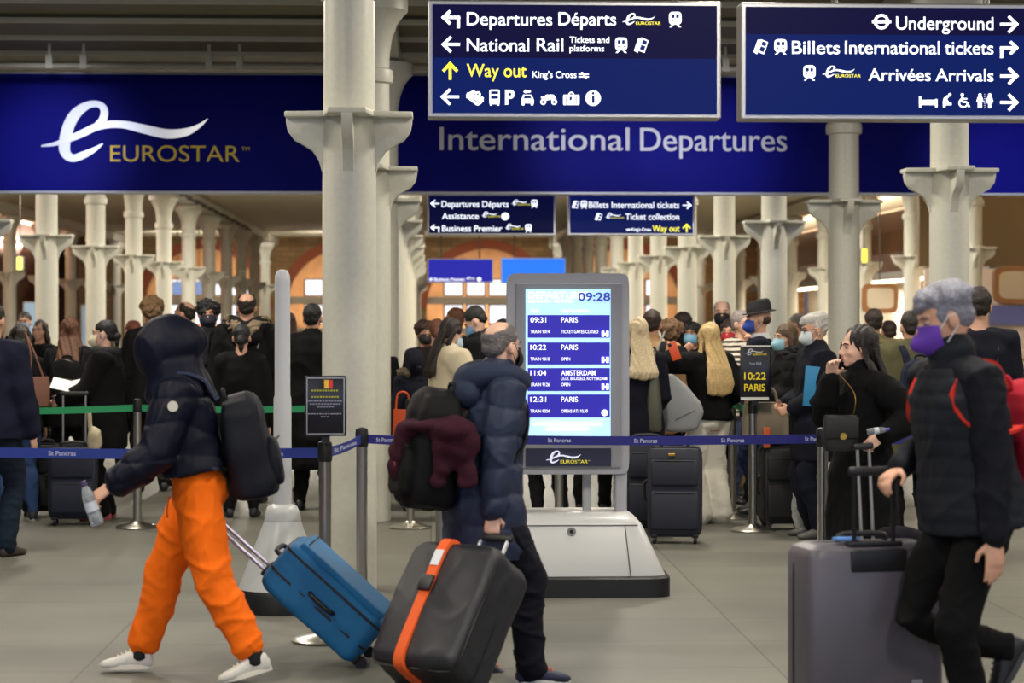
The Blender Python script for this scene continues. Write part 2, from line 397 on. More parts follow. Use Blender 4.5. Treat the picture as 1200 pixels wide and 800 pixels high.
for i, (px, lab) in enumerate(((1188, 'wood-rimmed rounded seat back at the far right edge of the shop'), (1236, 'wood-rimmed rounded seat back cut off by the right edge'))):
    a = on_y(px, 436, SY0 - 1.2); r = thing('shop_seat', lab, 'seat', (a.x, a.y, 0), 0, 'seats by the shop')
    f = MB(); arc = [(-.32, 0, .35), (-.32, 0, .80), (-.22, 0, .95), (0, 0, 1.0), (.22, 0, .95), (.32, 0, .80), (.32, 0, .35)]; f.tube([tuple(p) for p in crom(arc, 4)], .03, 8); f.build('back_frame', M_WOODF, r)
    g = MB(); g.sq([((0, 0, .4), (.3, 0, 0), (0, .04, 0)), ((0, 0, .82), (.3, 0, 0), (0, .04, 0)), ((0, 0, .97), (.18, 0, 0), (0, .03, 0))], 16, .6); g.build('backrest', mat('seat_cream', (214, 200, 180), .7), r)
    h = MB(); h.rbox((0, -.3, .40), (.62, .6, .14), .05); h.build('seat', mat('seat_cream', (214, 200, 180), .7), r)
    for sx in (-.26, .26):
        for sy in (-.55, -.05): l = MB(); l.tube([(sx, sy, .36), (sx * 1.05, sy, .0)], [.022, .015], 8, False); l.build('leg', M_WOODF, r)
# light panels on the left
framed('poster_panel', 'pale blue lit poster panel behind the man in a mask far left', 27, 353, 55, 405, 50, (150, 178, 206), 'poster', .04, .1, .35, .1, hang='stand')
framed('poster_panel', 'narrow pale blue lit poster panel between two left columns', 95, 357, 114, 408, 54, (150, 178, 206), 'poster', .04, .1, .35, .1, hang='stand')
framed('exit_sign_box', 'small glowing yellow box sign high at the far left', 19, 300, 28, 317, 45, (236, 232, 110), 'sign', .02, .1, 1.0, .2, hang='rod')
framed('exit_sign_box', 'small glowing yellow box sign right of the tall right column', 1008, 290, 1017, 309, 40, (240, 226, 90), 'sign', .02, .1, 1.0, .2, hang='rod')
for px0, px1, lab in ((202, 214, 'small blue white lit screen left among the left columns'), (229, 237, 'small blue white lit screen among the farther left columns'), (800, 808, 'small lit screen behind the crowd right of the board')):
    framed('info_screen', lab, px0, 330 if px0 < 500 else 362, px1, 346 if px0 < 500 else 380, 66, (150, 180, 240), 'screen', .03, .1, .8, .1, hang='rod')

# ------------------------------------------------------------------ iron columns
def column(loc, label):
    r = thing('iron_column', label, 'column', loc, 0, 'white iron columns'); r['kind'] = 'thing'
    s = MB(); s.lathe((0, 0, 0), [(.168, 0), (.168, .5), (.165, 2.5), (.158, 2.92), (.156, 3.7)], 32); s.build('shaft', M_COL, r)
    for k in range(4):
        R = Matrix.Rotation(k * PI / 2, 4, 'Z'); mb = MB(); th = .035
        prof = [(.10, 2.90), (.385, 2.90), (.385, 2.855), (.375, 2.80), (.335, 2.745), (.28, 2.715), (.225, 2.68), (.185, 2.62), (.165, 2.55), (.10, 2.5)]
        A = [V((x, -th * (1 if x > .2 else 1.0), z)) for x, z in prof]; B = [V((x, th, z)) for x, z in prof]; n = len(prof)
        mb.add([R @ p for p in A + B], [tuple(range(n)), tuple(range(2 * n - 1, n - 1, -1))] + [(i, (i + 1) % n, (i + 1) % n + n, i + n) for i in range(n)])
        w = .16
        mb.add([R @ V(p) for p in ((.1, -w, 2.88), (.39, -w * .72, 2.88), (.39, w * .72, 2.88), (.1, w, 2.88), (.1, -w, 2.915), (.39, -w * .72, 2.915), (.39, w * .72, 2.915), (.1, w, 2.915))],
               [(0, 1, 2, 3), (7, 6, 5, 4), (0, 4, 5, 1), (1, 5, 6, 2), (2, 6, 7, 3), (3, 7, 4, 0)])
        mb.build('bracket', M_COL, r, bevel=.008)
    c = MB(); c.lathe((0, 0, 0), [(.158, 3.60), (.185, 3.61), (.19, 3.66), (.185, 3.71), (.16, 3.73)], 32); c.build('collar', M_COL, r)
    c = MB(); c.lathe((0, 0, 0), [(.155, 3.72), (.16, 3.85), (.18, 3.98), (.225, 4.1), (.285, 4.18), (.31, 4.2), (.31, 4.32), (.2, 4.36)], 32); c.build('capital', M_COL, r)
    return r
ORD = ['nearest', 'second', 'third', 'fourth', 'fifth', 'sixth', 'seventh', 'eighth', 'ninth', 'tenth', 'eleventh', 'twelfth', 'thirteenth', 'fourteenth']
first = None
def put(x, y, lab):
    global first
    if first is None: first = column((x, y, 0), lab); return first
    return dup(first, (x, y, 0), None, lab)
YS = [12.85 + 4.47 * k for k in range(14)]
for k, y in enumerate(YS):
    put(-.5, y, 'large white iron column in the foreground beside the Belgian notice' if k == 0 else '%s white iron column of the row behind the large foreground column' % ORD[k])
for k, y in enumerate(YS[1:]):
    put(4.33, y, '%s white iron column from the front in the row right of the departures board' % ORD[k])
for k, y in enumerate(YS[3:]):
    put(-5.6, y, '%s white iron column from the front in the row at left' % ORD[k])
for k, y in enumerate(YS[5:]):
    put(9.2, y, '%s slim-looking white column of the row along the shop at right' % ORD[k])
for k, y in enumerate(YS[8:]):
    put(-10.6, y, '%s distant white column of the row along the left brick wall' % ORD[k])

# cable along the left row, pipe rail with clips over the blue band
b = MB(); pts = [(-5.12, y, 4.28 + .02 * math.sin(y * 2.2)) for y in np.arange(24.5, 60, .8)]; b.tube(pts, .035, 6)
for y in np.arange(25, 60, 1.4): b.ell((-5.12, y, 4.27), (.06, .22, .05), nu=8, nv=6)
tag(b.build('cable_run', mat('cable', (58, 52, 42), .7)), 'dark sagging cable run under the ceiling above the left columns', 'cable')
r = thing('pipe_rail', 'horizontal pipe rail with clips above the blue band', 'pipe', (0, 22.4, 4.36))
b = MB(); b.tube([(-9, 0, 0), (9, 0, 0)], .03, 10); b.build('pipe', mat('pipe_paint', (176, 168, 148), .5), r)
for px in (58, 98, 245, 281, 850, 905):
    x = on_y(px, 78, 22.4).x; b = MB(); b.box((x, 0, .04), (.07, .09, .14)); b.box((x, 0, .16), (.03, .03, .16)); b.build('clip', M_EDGE, r)

# ------------------------------------------------------------------ the long blue band
YB = 23.5
M_BAND = mat('band_blue', (11, 12, 118), .5, spec=.05)
M_GREYL = mat('band_letter', (196, 196, 206), .45)
M_YEL = mat('band_yellow', (226, 196, 44), .5)
M_SILV = mat('logo_silver', (206, 208, 218), .28, .55)
def band(label, x0, x1, ya, yb):
    a, c = on_y(x0, ya, YB), on_y(x1, ya, YB); zt = 4.40; zb = 3.10
    r = thing('fascia_sign', label, 'sign', ((a.x + c.x) / 2, YB, zb), 0, 'blue fascia signs')
    L = c.x - a.x; b = MB(); b.box((0, .12, .65), (L, .24, 1.3)); b.build('panel', M_BAND, r, smooth=False)
    t = MB()
    for z in (-.012, 1.312): t.box((0, .11, z), (L, .27, .024))
    t.build('edge_trim', mat('band_trim', (150, 150, 160), .4, .3), r, smooth=False)
    return r, V(((a.x + c.x) / 2, YB, zb))
class Off:
    """parts added in world coordinates to a thing that stands elsewhere"""
def place(r, fn):
    before = set(COL.objects); fn(); rp = r.matrix_basis.inverted() if r.matrix_basis else None
    for o in set(COL.objects) - before:
        if o.parent == r and o.type == 'MESH': o.data.transform(rp)
r1, _ = band('long blue fascia sign with silver swoosh logo and yellow lettering at left', -70, 412, 88, 222)
r2, _ = band('long blue fascia sign reading International Departures', 436, 1290, 93, 229)
place(r1, lambda: logo(r1, 40, 105, 260 / 1200, YB, M_SILV, M_YEL, .01))
def idep():
    b = MB(); lettering(b, 'International', 515, 737.5, 175.5, 26.5, YB, .006, .01); lettering(b, 'Departures', 750, 922, 176.5, 26.5, YB, .006, .01); build_split(b, M_GREYL, r2)
place(r2, idep)
for px, py, e in ((60, 165, 34), (700, 158, 22), (830, 170, 26), (1180, 190, 30)):   # downlights washing the band
    p = on_y(px, py, YB); l = bpy.data.lights.new('band_spotlight', 'SPOT'); l.energy = e * 34; l.spot_size = .36; l.spot_blend = 1; l.color = (.80, .84, 1); l.shadow_soft_size = .35
    o = bpy.data.objects.new('band_spotlight', l); COL.objects.link(o); o.location = (p.x * .8, 17.8, 4.5)
    o.rotation_euler = (p - o.location).to_track_quat('-Z', 'Y').to_euler()

# ------------------------------------------------------------------ hanging wayfinding signs
WHT = E('sign_white', (240, 246, 255), .85); YLW = E('sign_yellow', (250, 240, 60), .62); LBLU = None
def I_arrow(b, x0, y0, w, h, Y, d, th=None):
    """arrow in the pixel box; d = 'l','r','u','lt' (left, bent), 'rt'"""
    b.mark('arrow')
    th = th or h * .17; cx, cy = x0 + w / 2, y0 + h / 2
    def bar(p, q, t=th):
        dx, dy = q[0] - p[0], q[1] - p[1]; l = math.hypot(dx, dy); nx, ny = -dy / l * t / 2, dx / l * t / 2
        flat_poly(b, [(p[0] + nx, p[1] + ny), (q[0] + nx, q[1] + ny), (q[0] - nx, q[1] - ny), (p[0] - nx, p[1] - ny)], Y)
    if d in 'lr':
        s = 1 if d == 'l' else -1; tip = (x0 + th * .5, cy) if d == 'l' else (x0 + w - th * .5, cy); e = (x0 + w, cy) if d == 'l' else (x0, cy)
        bar(tip, e); bar((tip[0] - s * th * .35, cy + th * .3), (tip[0] + s * h * .47, y0 + th * .2)); bar((tip[0] - s * th * .35, cy - th * .3), (tip[0] + s * h * .47, y0 + h - th * .2))
    elif d == 'u':
        tip = (cx, y0 + th * .5); bar(tip, (cx, y0 + h)); bar((cx + th * .3, y0), (x0 + th * .2, y0 + h * .5)); bar((cx - th * .3, y0), (x0 + w - th * .2, y0 + h * .5))
    else:
        s = 1 if d == 'lt' else -1; cy = y0 + h * .40; hh = h * .8; tip = (x0 + th * .5, cy) if d == 'lt' else (x0 + w - th * .5, cy); ex = x0 + w - th / 2 if d == 'lt' else x0 + th / 2
        bar(tip, (ex + s * th / 2, cy)); bar((ex, cy), (ex, y0 + h)); bar((tip[0] - s * th * .35, cy + th * .3), (tip[0] + s * hh * .47, cy - hh * .45)); bar((tip[0] - s * th * .35, cy - th * .3), (tip[0] + s * hh * .47, cy + hh * .45))
def rrect(x, y, w, h, r):
    P = []
    for cx, cy, a in ((x + w - r, y + h - r, 0), (x + r, y + h - r, 90), (x + r, y + r, 180), (x + w - r, y + r, 270)):
        for k in range(5): t = math.radians(a + k * 22.5); P.append((cx + r * math.cos(t), cy + r * math.sin(t)))
    return P
def I_train(b, d, x, y, w, h, Y):
    b.mark('train_pictogram'); d.mark('train_pictogram_detail')
    flat_poly(b, rrect(x, y, w, h * .82, w * .28), Y)
    for sx in (.2, .56): flat_poly(d, rrect(x + w * sx, y + h * .17, w * .24, h * .24, w * .05), Y, .004)
    for sx in (.27, .73): flat_poly(d, circ(x + w * sx, y + h * .58, w * .07, 10), Y, .004)
    flat_poly(b, [(x + w * .22, y + h * .84), (x + w * .38, y + h * .84), (x + w * .2, y + h), (x + w * .02, y + h)], Y)
    flat_poly(b, [(x + w * .62, y + h * .84), (x + w * .78, y + h * .84), (x + w * .98, y + h), (x + w * .8, y + h)], Y)
def I_ticket(b, d, x, y, w, h, Y):
    b.mark('ticket_pictogram'); d.mark('ticket_pictogram_detail')
    def q(u, v): return (x + w * u, y + h * v)
    flat_poly(b, [q(.3, .04), q(.5, .04), q(.25, 1), q(0, .84)], Y); flat_poly(b, [q(.52, 0), q(1, .2), q(.72, 1), q(.24, .82)], Y, .001)
    flat_poly(d, [q(.62, .14), q(.9, .26), q(.82, .5), q(.52, .38)], Y, .005); flat_poly(d, [q(.5, .46), q(.78, .58), q(.68, .88), q(.38, .75)], Y, .005)
def I_roundel(b, d, x, y, w, h, Y):
    b.mark('roundel_pictogram'); d.mark('roundel_pictogram_detail')
    cx, cy = x + w / 2, y + h / 2; ring_px(b, cx, cy, h * .33, h * .5, Y); flat_poly(b, [(x, cy - h * .1), (x + w, cy - h * .1), (x + w, cy + h * .1), (x, cy + h * .1)], Y, .003)
def wsign(label, x0, y0, x1, y1, Y, split, c_top, c_bot, rods, em=.35):
    a, c = on_y(x0, y1, Y), on_y(x1, y0, Y); w, h = c.x - a.x, c.z - a.z
    r = thing('hanging_sign', label, 'sign', (a.x, Y, a.z), 0, 'hanging wayfinding signs')
    f = MB(); f.box((w / 2, .09, h / 2), (w + .05, .16, h + .05)); f.build('case', M_ALU, r, smooth=False, bevel=.008)
    zs = (on_y(x0, split, Y).z - a.z) if split else 0
    if split: p = MB(); p.box((w / 2, .005, (zs + h) / 2), (w, .02, h - zs)); p.build('face_panel', mat('sign_face_' + str(c_top), c_top, .4, emit=em * 1.35, spec=.05, dim=.12), r, smooth=False)
    p = MB(); p.box((w / 2, .005, (zs if split else h) / 2), (w, .02, zs if split else h)); p.build('face_panel', mat('sign_face_' + str(c_bot), c_bot, .4, emit=em * 1.35, spec=.05, dim=.12), r, smooth=False)
    for u in rods: p = MB(); p.tube([(w * u, .09, h), (w * u, .09, 4.6 - a.z)], .018, 8, False); p.build('hanger_rod', M_DSTEEL, r)
    return r
YS1 = 11.0; YT = YS1 - .006
NAVY, ROYAL = (20, 18, 66), (16, 36, 110)
s1 = wsign('hanging blue wayfinding sign with yellow Way out line, upper left of two near ones', 507, 7, 840, 132, YS1, 67.5, NAVY, ROYAL, (.14, .86))
def fill1():
    b = MB(); d = MB(); y = MB()
    for st, a, c, base, cap, bo in (('Departures', 547, 655, 29.5, 15, .006), ('Départs', 653.5 + 1, 722, 29.5, 15, .006), ('National', 547, 620, 60, 15, .006), ('Rail', 629, 660, 60, 15, .006), ('Tickets and', 667.5, 714, 50, 7, .006), ('platforms', 667.5, 708, 60, 7, .006), ("King's Cross", 624, 675.5, 91, 7.5, .006)):
        if st == 'Departures': c = 647
        lettering(b, st, a, c, base, cap, YT, .006)
    I_arrow(b, 518, 12, 21, 21, YT, 'lt'); I_arrow(b, 518, 42.5, 21, 19, YT, 'l'); I_arrow(y, 518.5, 73.5, 18, 20, YT, 'u'); I_arrow(b, 517, 104, 21, 19, YT, 'l')
    lettering(y, 'Way out', 547, 617, 90, 15, YT, .006)
    I_train(b, d, 784, 14, 14.5, 18, YT); I_train(b, d, 721, 44, 14, 18, YT); I_ticket(b, d, 743, 44, 17, 18, YT)
    b.mark('rail_symbol')
    for k in (0, 1): flat_poly(b, [(678, 86.2 + 3 * k), (690, 86.2 + 3 * k), (690, 87.6 + 3 * k), (678, 87.6 + 3 * k)], YT)
    flat_poly(b, [(681, 84.5), (683, 84.5), (688, 92.5), (686, 92.5)], YT, .001)
    # row of symbols: folded map, bus, P, taxi, motorbike, left luggage, information
    b.mark('map_pictogram'); ribbon_px(b, [(547, 113, 3), (554, 118, 3), (560, 122, 3), (566, 117, 3)], YT, 0, 0, 1); ribbon_px(b, [(547, 110, 4), (556, 114, 4), (562, 117, 5), (566, 114, 3)], YT, 0, 0, 1); flat_poly(b, [(547, 110), (555, 105.5), (558, 108), (551, 114)], YT); ring_px(b, 560, 110.5, 1.2, 3.4, YT)
    b.mark('bus_pictogram'); d.mark('bus_pictogram_detail'); flat_poly(b, rrect(573.5, 105, 12, 17, 2), YT); [flat_poly(d, rrect(575.2, yy, 8.6, 3.4, .6), YT, .004) for yy in (107, 112.5)]; [flat_poly(b, rrect(xx, 121, 2.6, 2.6, .4), YT) for xx in (574, 582.4)]
    lettering(b, 'P', 592, 603, 122, 16, YT, .03)
    b.mark('taxi_pictogram'); d.mark('taxi_pictogram_detail'); flat_poly(b, [(611, 117), (613, 111), (623, 111), (625.5, 117), (625.5, 121), (611, 121)], YT); flat_poly(d, [(613.5, 115.5), (614.6, 112.4), (621.6, 112.4), (623, 115.5)], YT, .004); flat_poly(b, rrect(614, 106, 8, 2.6, 1), YT); flat_poly(b, circ(616, 107.3, 2, 10), YT); [flat_poly(b, rrect(xx, 120, 3, 3.4, .6), YT) for xx in (611.5, 622)]
    b.mark('motorbike_pictogram')
    for cx in (636.5, 649.5): ring_px(b, cx, 119.5, 1.7, 3.4, YT)
    ribbon_px(b, [(634, 114, 2), (639, 115, 3), (645, 113, 4), (651, 116, 2.4)], YT, 0, 0, 1); flat_poly(b, [(639, 112), (642, 110.5), (644, 117), (638, 118)], YT); flat_poly(b, [(644, 111), (649, 111), (652, 116), (646, 118)], YT)
    b.mark('luggage_pictogram'); d.mark('luggage_pictogram_detail'); flat_poly(b, rrect(660, 111, 19, 12, 1), YT); ring_px(b, 669.5, 111, 2, 3.4, YT, 180, 360); [flat_poly(d, [(xx, 111.4), (xx + .9, 111.4), (xx + .9, 122.6), (xx, 122.6)], YT, .004) for xx in (663.4, 674.6)]; flat_poly(d, rrect(667.4, 113.5, 2.6, 4, .4), YT, .004)
    b.mark('information_pictogram'); d.mark('information_pictogram_detail'); flat_poly(b, circ(695, 115, 9, 28), YT); flat_poly(d, rrect(693.5, 112.2, 3.2, 8.6, .5), YT, .004); flat_poly(d, circ(695, 109.4, 1.7, 12), YT, .004)
    build_split(b, WHT, s1); build_split(y, YLW, s1); build_split(d, mat('sign_face_' + str(ROYAL), ROYAL, .4, emit=.46, spec=.1, dim=.35), s1)
    logo(s1, 728, 13, .0416, YT, WHT, YLW, .003, False)
place(s1, fill1)
s2 = wsign('hanging blue wayfinding sign with Underground line at upper right', 874, 10, 1232, 134, YS1, 40, NAVY, ROYAL, (.30, .80))
def fill2():
    b = MB(); d = MB()
    for st, a, c, base, cap in (('Underground', 1050, 1164, 34.5, 15), ('Billets', 928, 984, 63, 15), ('International', 990, 1101, 63, 15), ('tickets', 1107, 1164, 63.5, 15), ('Arrivées', 1017.5, 1090.5, 94.5, 14), ('Arrivals', 1096, 1164, 95, 14)):
        lettering(b, st, a, c, base, cap, YT, .006)
    I_roundel(b, d, 1022, 16.5, 22, 18, YT)
    for yy, k in ((18.5, 'r'), (48, 'rt'), (79, 'r'), (110, 'r')): I_arrow(b, 1172, yy, 21, 20, YT, k)
    I_ticket(b, d, 883, 46, 17, 17.5, YT); I_train(b, d, 907.5, 46, 14.5, 18, YT); I_train(b, d, 941.5, 76.5, 14, 18, YT)
    # hotel bed, baby change, wheelchair, toilets
    b.mark('bed_pictogram')
    for a in ((1077, 113, 2.4, 13), (1096, 116, 2.4, 10), (1078, 117, 20, 6)): flat_poly(b, rrect(*a, .5), YT)
    b.mark('baby_change_pictogram'); flat_poly(b, circ(1113, 111, 1.9, 12), YT); ribbon_px(b, [(1111, 112.5, 3), (1107.5, 116, 3.6), (1106.5, 120, 3.2), (1106.5, 126, 2.6)], YT, 0, 0, 1); flat_poly(b, [(1108, 120.5), (1115, 120.5), (1115, 123.3), (1108, 123.3)], YT); flat_poly(b, [(1109, 115), (1112, 119.5), (1110, 120.5), (1107.6, 117)], YT)
    b.mark('wheelchair_pictogram'); flat_poly(b, circ(1127.6, 111, 1.9, 12), YT); ring_px(b, 1129, 120.5, 4.1, 5.8, YT, 0, 270); ribbon_px(b, [(1127.6, 113, 2.2), (1128, 119, 2.2), (1133, 120, 2), (1136, 125.5, 2)], YT, 0, 0, 1); flat_poly(b, rrect(1128, 115, 5.4, 1.7, .5), YT)
    for cx, fem in ((1148.3, 0), (1159.7, 1)):
        b.mark('toilet_pictogram'); flat_poly(b, circ(cx, 111.2, 1.9, 12), YT); flat_poly(b, [(cx - 2.4, 113.4), (cx + 2.4, 113.4), (cx + 4.2, 119), (cx + 3, 119.6), (cx + 1.8, 116), (cx + (3.2 if fem else 1.9), 121), (cx - (3.2 if fem else 1.9), 121), (cx - 1.8, 116), (cx - 3, 119.6), (cx - 4.2, 119)], YT)
        for s in (-1, 1): q = .6 if fem else 1.4; flat_poly(b, rrect(cx + s * q - 1, 120, 2, 6.6, .5), YT)
    b.mark('dotted_line')
    for k in range(7): flat_poly(b, circ(1153.9, 110.5 + k * 2.6, .45, 6), YT)
    build_split(b, WHT, s2); build_split(d, mat('sign_face_' + str(ROYAL), ROYAL, .4, emit=.46, spec=.1, dim=.35), s2)
    logo(s2, 962, 74.5, .0416, YT, WHT, YLW, .003, False)
place(s2, fill2)
# the two smaller ones beyond the band
YS2 = 24.6; YT2 = YS2 - .006
s3 = wsign('distant hanging blue sign with Departures, Assistance and Business lines', 503, 230, 649, 273, YS2, 0, NAVY, (14, 16, 62), (.2, .8))
def fill3():
    b = MB(); d = MB(); y = MB()
    for st, a, c, base in (('Departures Départs', 517.5, 596, 242.5), ('Assistance', 518, 561, 256.5), ('Business Premier', 518, 588.5, 271)): lettering(b, st, a, c, base, 7, YT2, .010)
    I_arrow(b, 505, 234, 10, 9, YT2, 'l'); I_arrow(b, 505, 263, 10, 9, YT2, 'lt'); I_train(b, d, 622.5, 234, 7.5, 9.5, YT2); I_train(b, d, 615.5, 262.5, 7.5, 9.5, YT2); b.mark('information_pictogram'); flat_poly(b, circ(592, 253.5, 4.6, 16), YT2)
    build_split(b, WHT, s3); build_split(d, mat('sign_face_x', (14, 16, 62), .4, emit=.46, spec=.1, dim=.35), s3)
    for ox, oy in ((598.5, 232.5), (563.5, 246.5), (591, 260.8)): logo(s3, ox, oy, .0205, YT2, WHT, YLW, .003, False)
place(s3, fill3)
s4 = wsign('distant hanging blue sign with Ticket collection and yellow Way out', 668, 230, 812, 273, YS2, 0, NAVY, (18, 30, 98), (.2, .8))
def fill4():
    b = MB(); d = MB(); y = MB()
    for st, a, c, base, cap in (('Billets International tickets', 690, 796, 243.5, 7), ('Ticket collection', 733, 796, 257.3, 7), ("King's Cross", 740, 763, 270.5, 3.6)): lettering(b, st, a, c, base, cap, YT2, .010)
    lettering(y, 'Way out', 764.5, 796.5, 271, 7, YT2, .010); I_arrow(y, 800, 262.5, 9.5, 9.5, YT2, 'u'); I_arrow(b, 800, 236, 10, 9, YT2, 'r')
    I_ticket(b, d, 670, 235, 9, 9.5, YT2); I_ticket(b, d, 697, 249.5, 9, 9, YT2); I_train(b, d, 680.5, 235, 7.5, 9.5, YT2)
    b.mark('rail_symbol')
    for k in (0, 1): flat_poly(b, [(734, 268 + 1.4 * k), (739, 268 + 1.4 * k), (739, 268.7 + 1.4 * k), (734, 268.7 + 1.4 * k)], YT2)
    build_split(b, WHT, s4); build_split(y, YLW, s4); build_split(d, mat('sign_face_y', (18, 30, 98), .4, emit=.46, spec=.1, dim=.35), s4)
    logo(s4, 708.5, 248, .0205, YT2, WHT, YLW, .003, False)
place(s4, fill4)
YS3 = 52.0
s5 = wsign('far dark blue screen sign with one line along its bottom', 502, 304, 577, 330, YS3, 0, NAVY, (36, 36, 140), (.2, .8), .8)
def fill5():
    b = MB(); lettering(b, 'Business Premier', 509, 545, 329, 3.4, YS3 - .006, .01); I_arrow(b, 503.5, 325, 4.6, 4.4, YS3 - .006, 'l'); b.mark('information_pictogram'); flat_poly(b, circ(561.5, 327.3, 2.4, 12), YS3 - .006); build_split(b, WHT, s5)
    logo(s5, 546, 323.5, .011, YS3 - .006, WHT, YLW, .003, False)
place(s5, fill5)
s6 = wsign('far bright blue blank screen sign above the departures board', 588, 303, 662, 331, YS3, 0, NAVY, (40, 104, 214), (.2, .8), .8)
# ------------------------------------------------------------------ people
Z3 = V((0, 0, 1))
def hsh(t): return sum((i + 1) * ord(c) for i, c in enumerate(t))
def wob(seed, amp, freq):
    rg = np.random.RandomState(seed); D = rg.normal(size=(6, 3)); D /= np.linalg.norm(D, axis=1)[:, None]; ph = rg.uniform(0, 6.28, 6); fr = freq * rg.uniform(.6, 1.5, 6)
    def f(co, no):
        s = np.zeros(len(co))
        for d, p, q in zip(D, ph, fr): s += np.sin(co @ d * q + p + 1.3 * np.sin(co @ D[0] * freq * .4 + p))
        return amp * s / 3
    return f
def crease(seed, amp, freq, stretch=(1, 1, .6)):
    w1, w2 = wob(seed, 1, freq), wob(seed + 31, 1, freq * 2.1); st = np.array(stretch)
    def f(co, no):
        q = co * st; return amp * ((1 - np.minimum(1, np.abs(w1(q, no)) * 1.6)) ** 2 + .5 * (1 - np.minimum(1, np.abs(w2(q, no)) * 1.6)) ** 2 - .35)
    return f
def quilt(sp, amp, seed=1):
    w = wob(seed, .03, 14)
    def f(co, no): return amp * (np.abs(np.sin(PI * (co[:, 2] + w(co, no)) / sp)) ** .38 - .7)
    return f
def displace(o, *fns):
    me = o.data; n = len(me.vertices); co = np.empty(n * 3); no = np.empty(n * 3)
    me.vertices.foreach_get('co', co); me.vertices.foreach_get('normal', no); co = co.reshape(-1, 3); no = no.reshape(-1, 3)
    for f in fns: co = co + no * f(co, no)[:, None]
    me.vertices.foreach_set('co', co.ravel()); me.update(); return o
def ik(a, b, l1, l2, hint):
    d = b - a; L = d.length; m = (l1 + l2) * .998
    if L > m: d *= m / L; b = a + d; L = m
    L = max(L, abs(l1 - l2) + .01); u = d.normalized(); x = (l1 * l1 - l2 * l2 + L * L) / (2 * L); h = math.sqrt(max(0, l1 * l1 - x * x))
    p = hint - u * hint.dot(u); p.normalize()
    return a + u * x + p * h, b
SKIN = {'a': (206, 156, 128), 'b': (178, 126, 98), 'c': (222, 176, 152), 'd': (150, 102, 76)}
def hand(mb, Wp, d, n, s, k, curl=25, thumb=0, wrist=.022):
    d = d.normalized(); n = (n - d * n.dot(d)).normalized(); u = n.cross(d)
    mb.tube([Wp - d * .03 * k, Wp, Wp + d * .03 * k, Wp + d * .07 * k, Wp + d * .088 * k], [wrist * k, .026 * k, .036 * k, .040 * k, .036 * k], 12, True, .42, n)
    for i, (o, L) in enumerate(zip((.030, .0105, -.0095, -.029), (.070, .078, .073, .056))):
        p = Wp + d * (.084 - .004 * abs(i - 1)) * k + u * (s * o * k); pts = [p - d * .02 * k, p]; r = [.0085 * k, .0088 * k]
        for j, f in enumerate((.45, .32, .26)):
            a = math.radians(curl * (.8 + .12 * i) * (j + .7)); q = d * math.cos(a) - n * math.sin(a); p = p + q * L * k * f; pts.append(p); r.append((.0086 - .0009 * j) * k)
        mb.tube(pts, r, 8, True, 1, u)
    p = Wp + d * .022 * k + u * (s * .026 * k); q = (d * .65 + u * s * .75 - n * (.25 + .5 * thumb)).normalized(); p2 = p + q * .042 * k; q2 = (d * .9 + u * s * (.2 - .5 * thumb) - n * (.3 + .5 * thumb)).normalized(); p3 = p2 + q2 * .034 * k
    mb.tube([p, p2, p3], [.0135 * k, .0105 * k, .0085 * k], 8, True, 1, n)
class Pose: pass
def dk(c):
    return tuple(int(x * (.5 if c[2] - c[0] < 14 else .78)) for x in c) if sum(c) < 150 else c
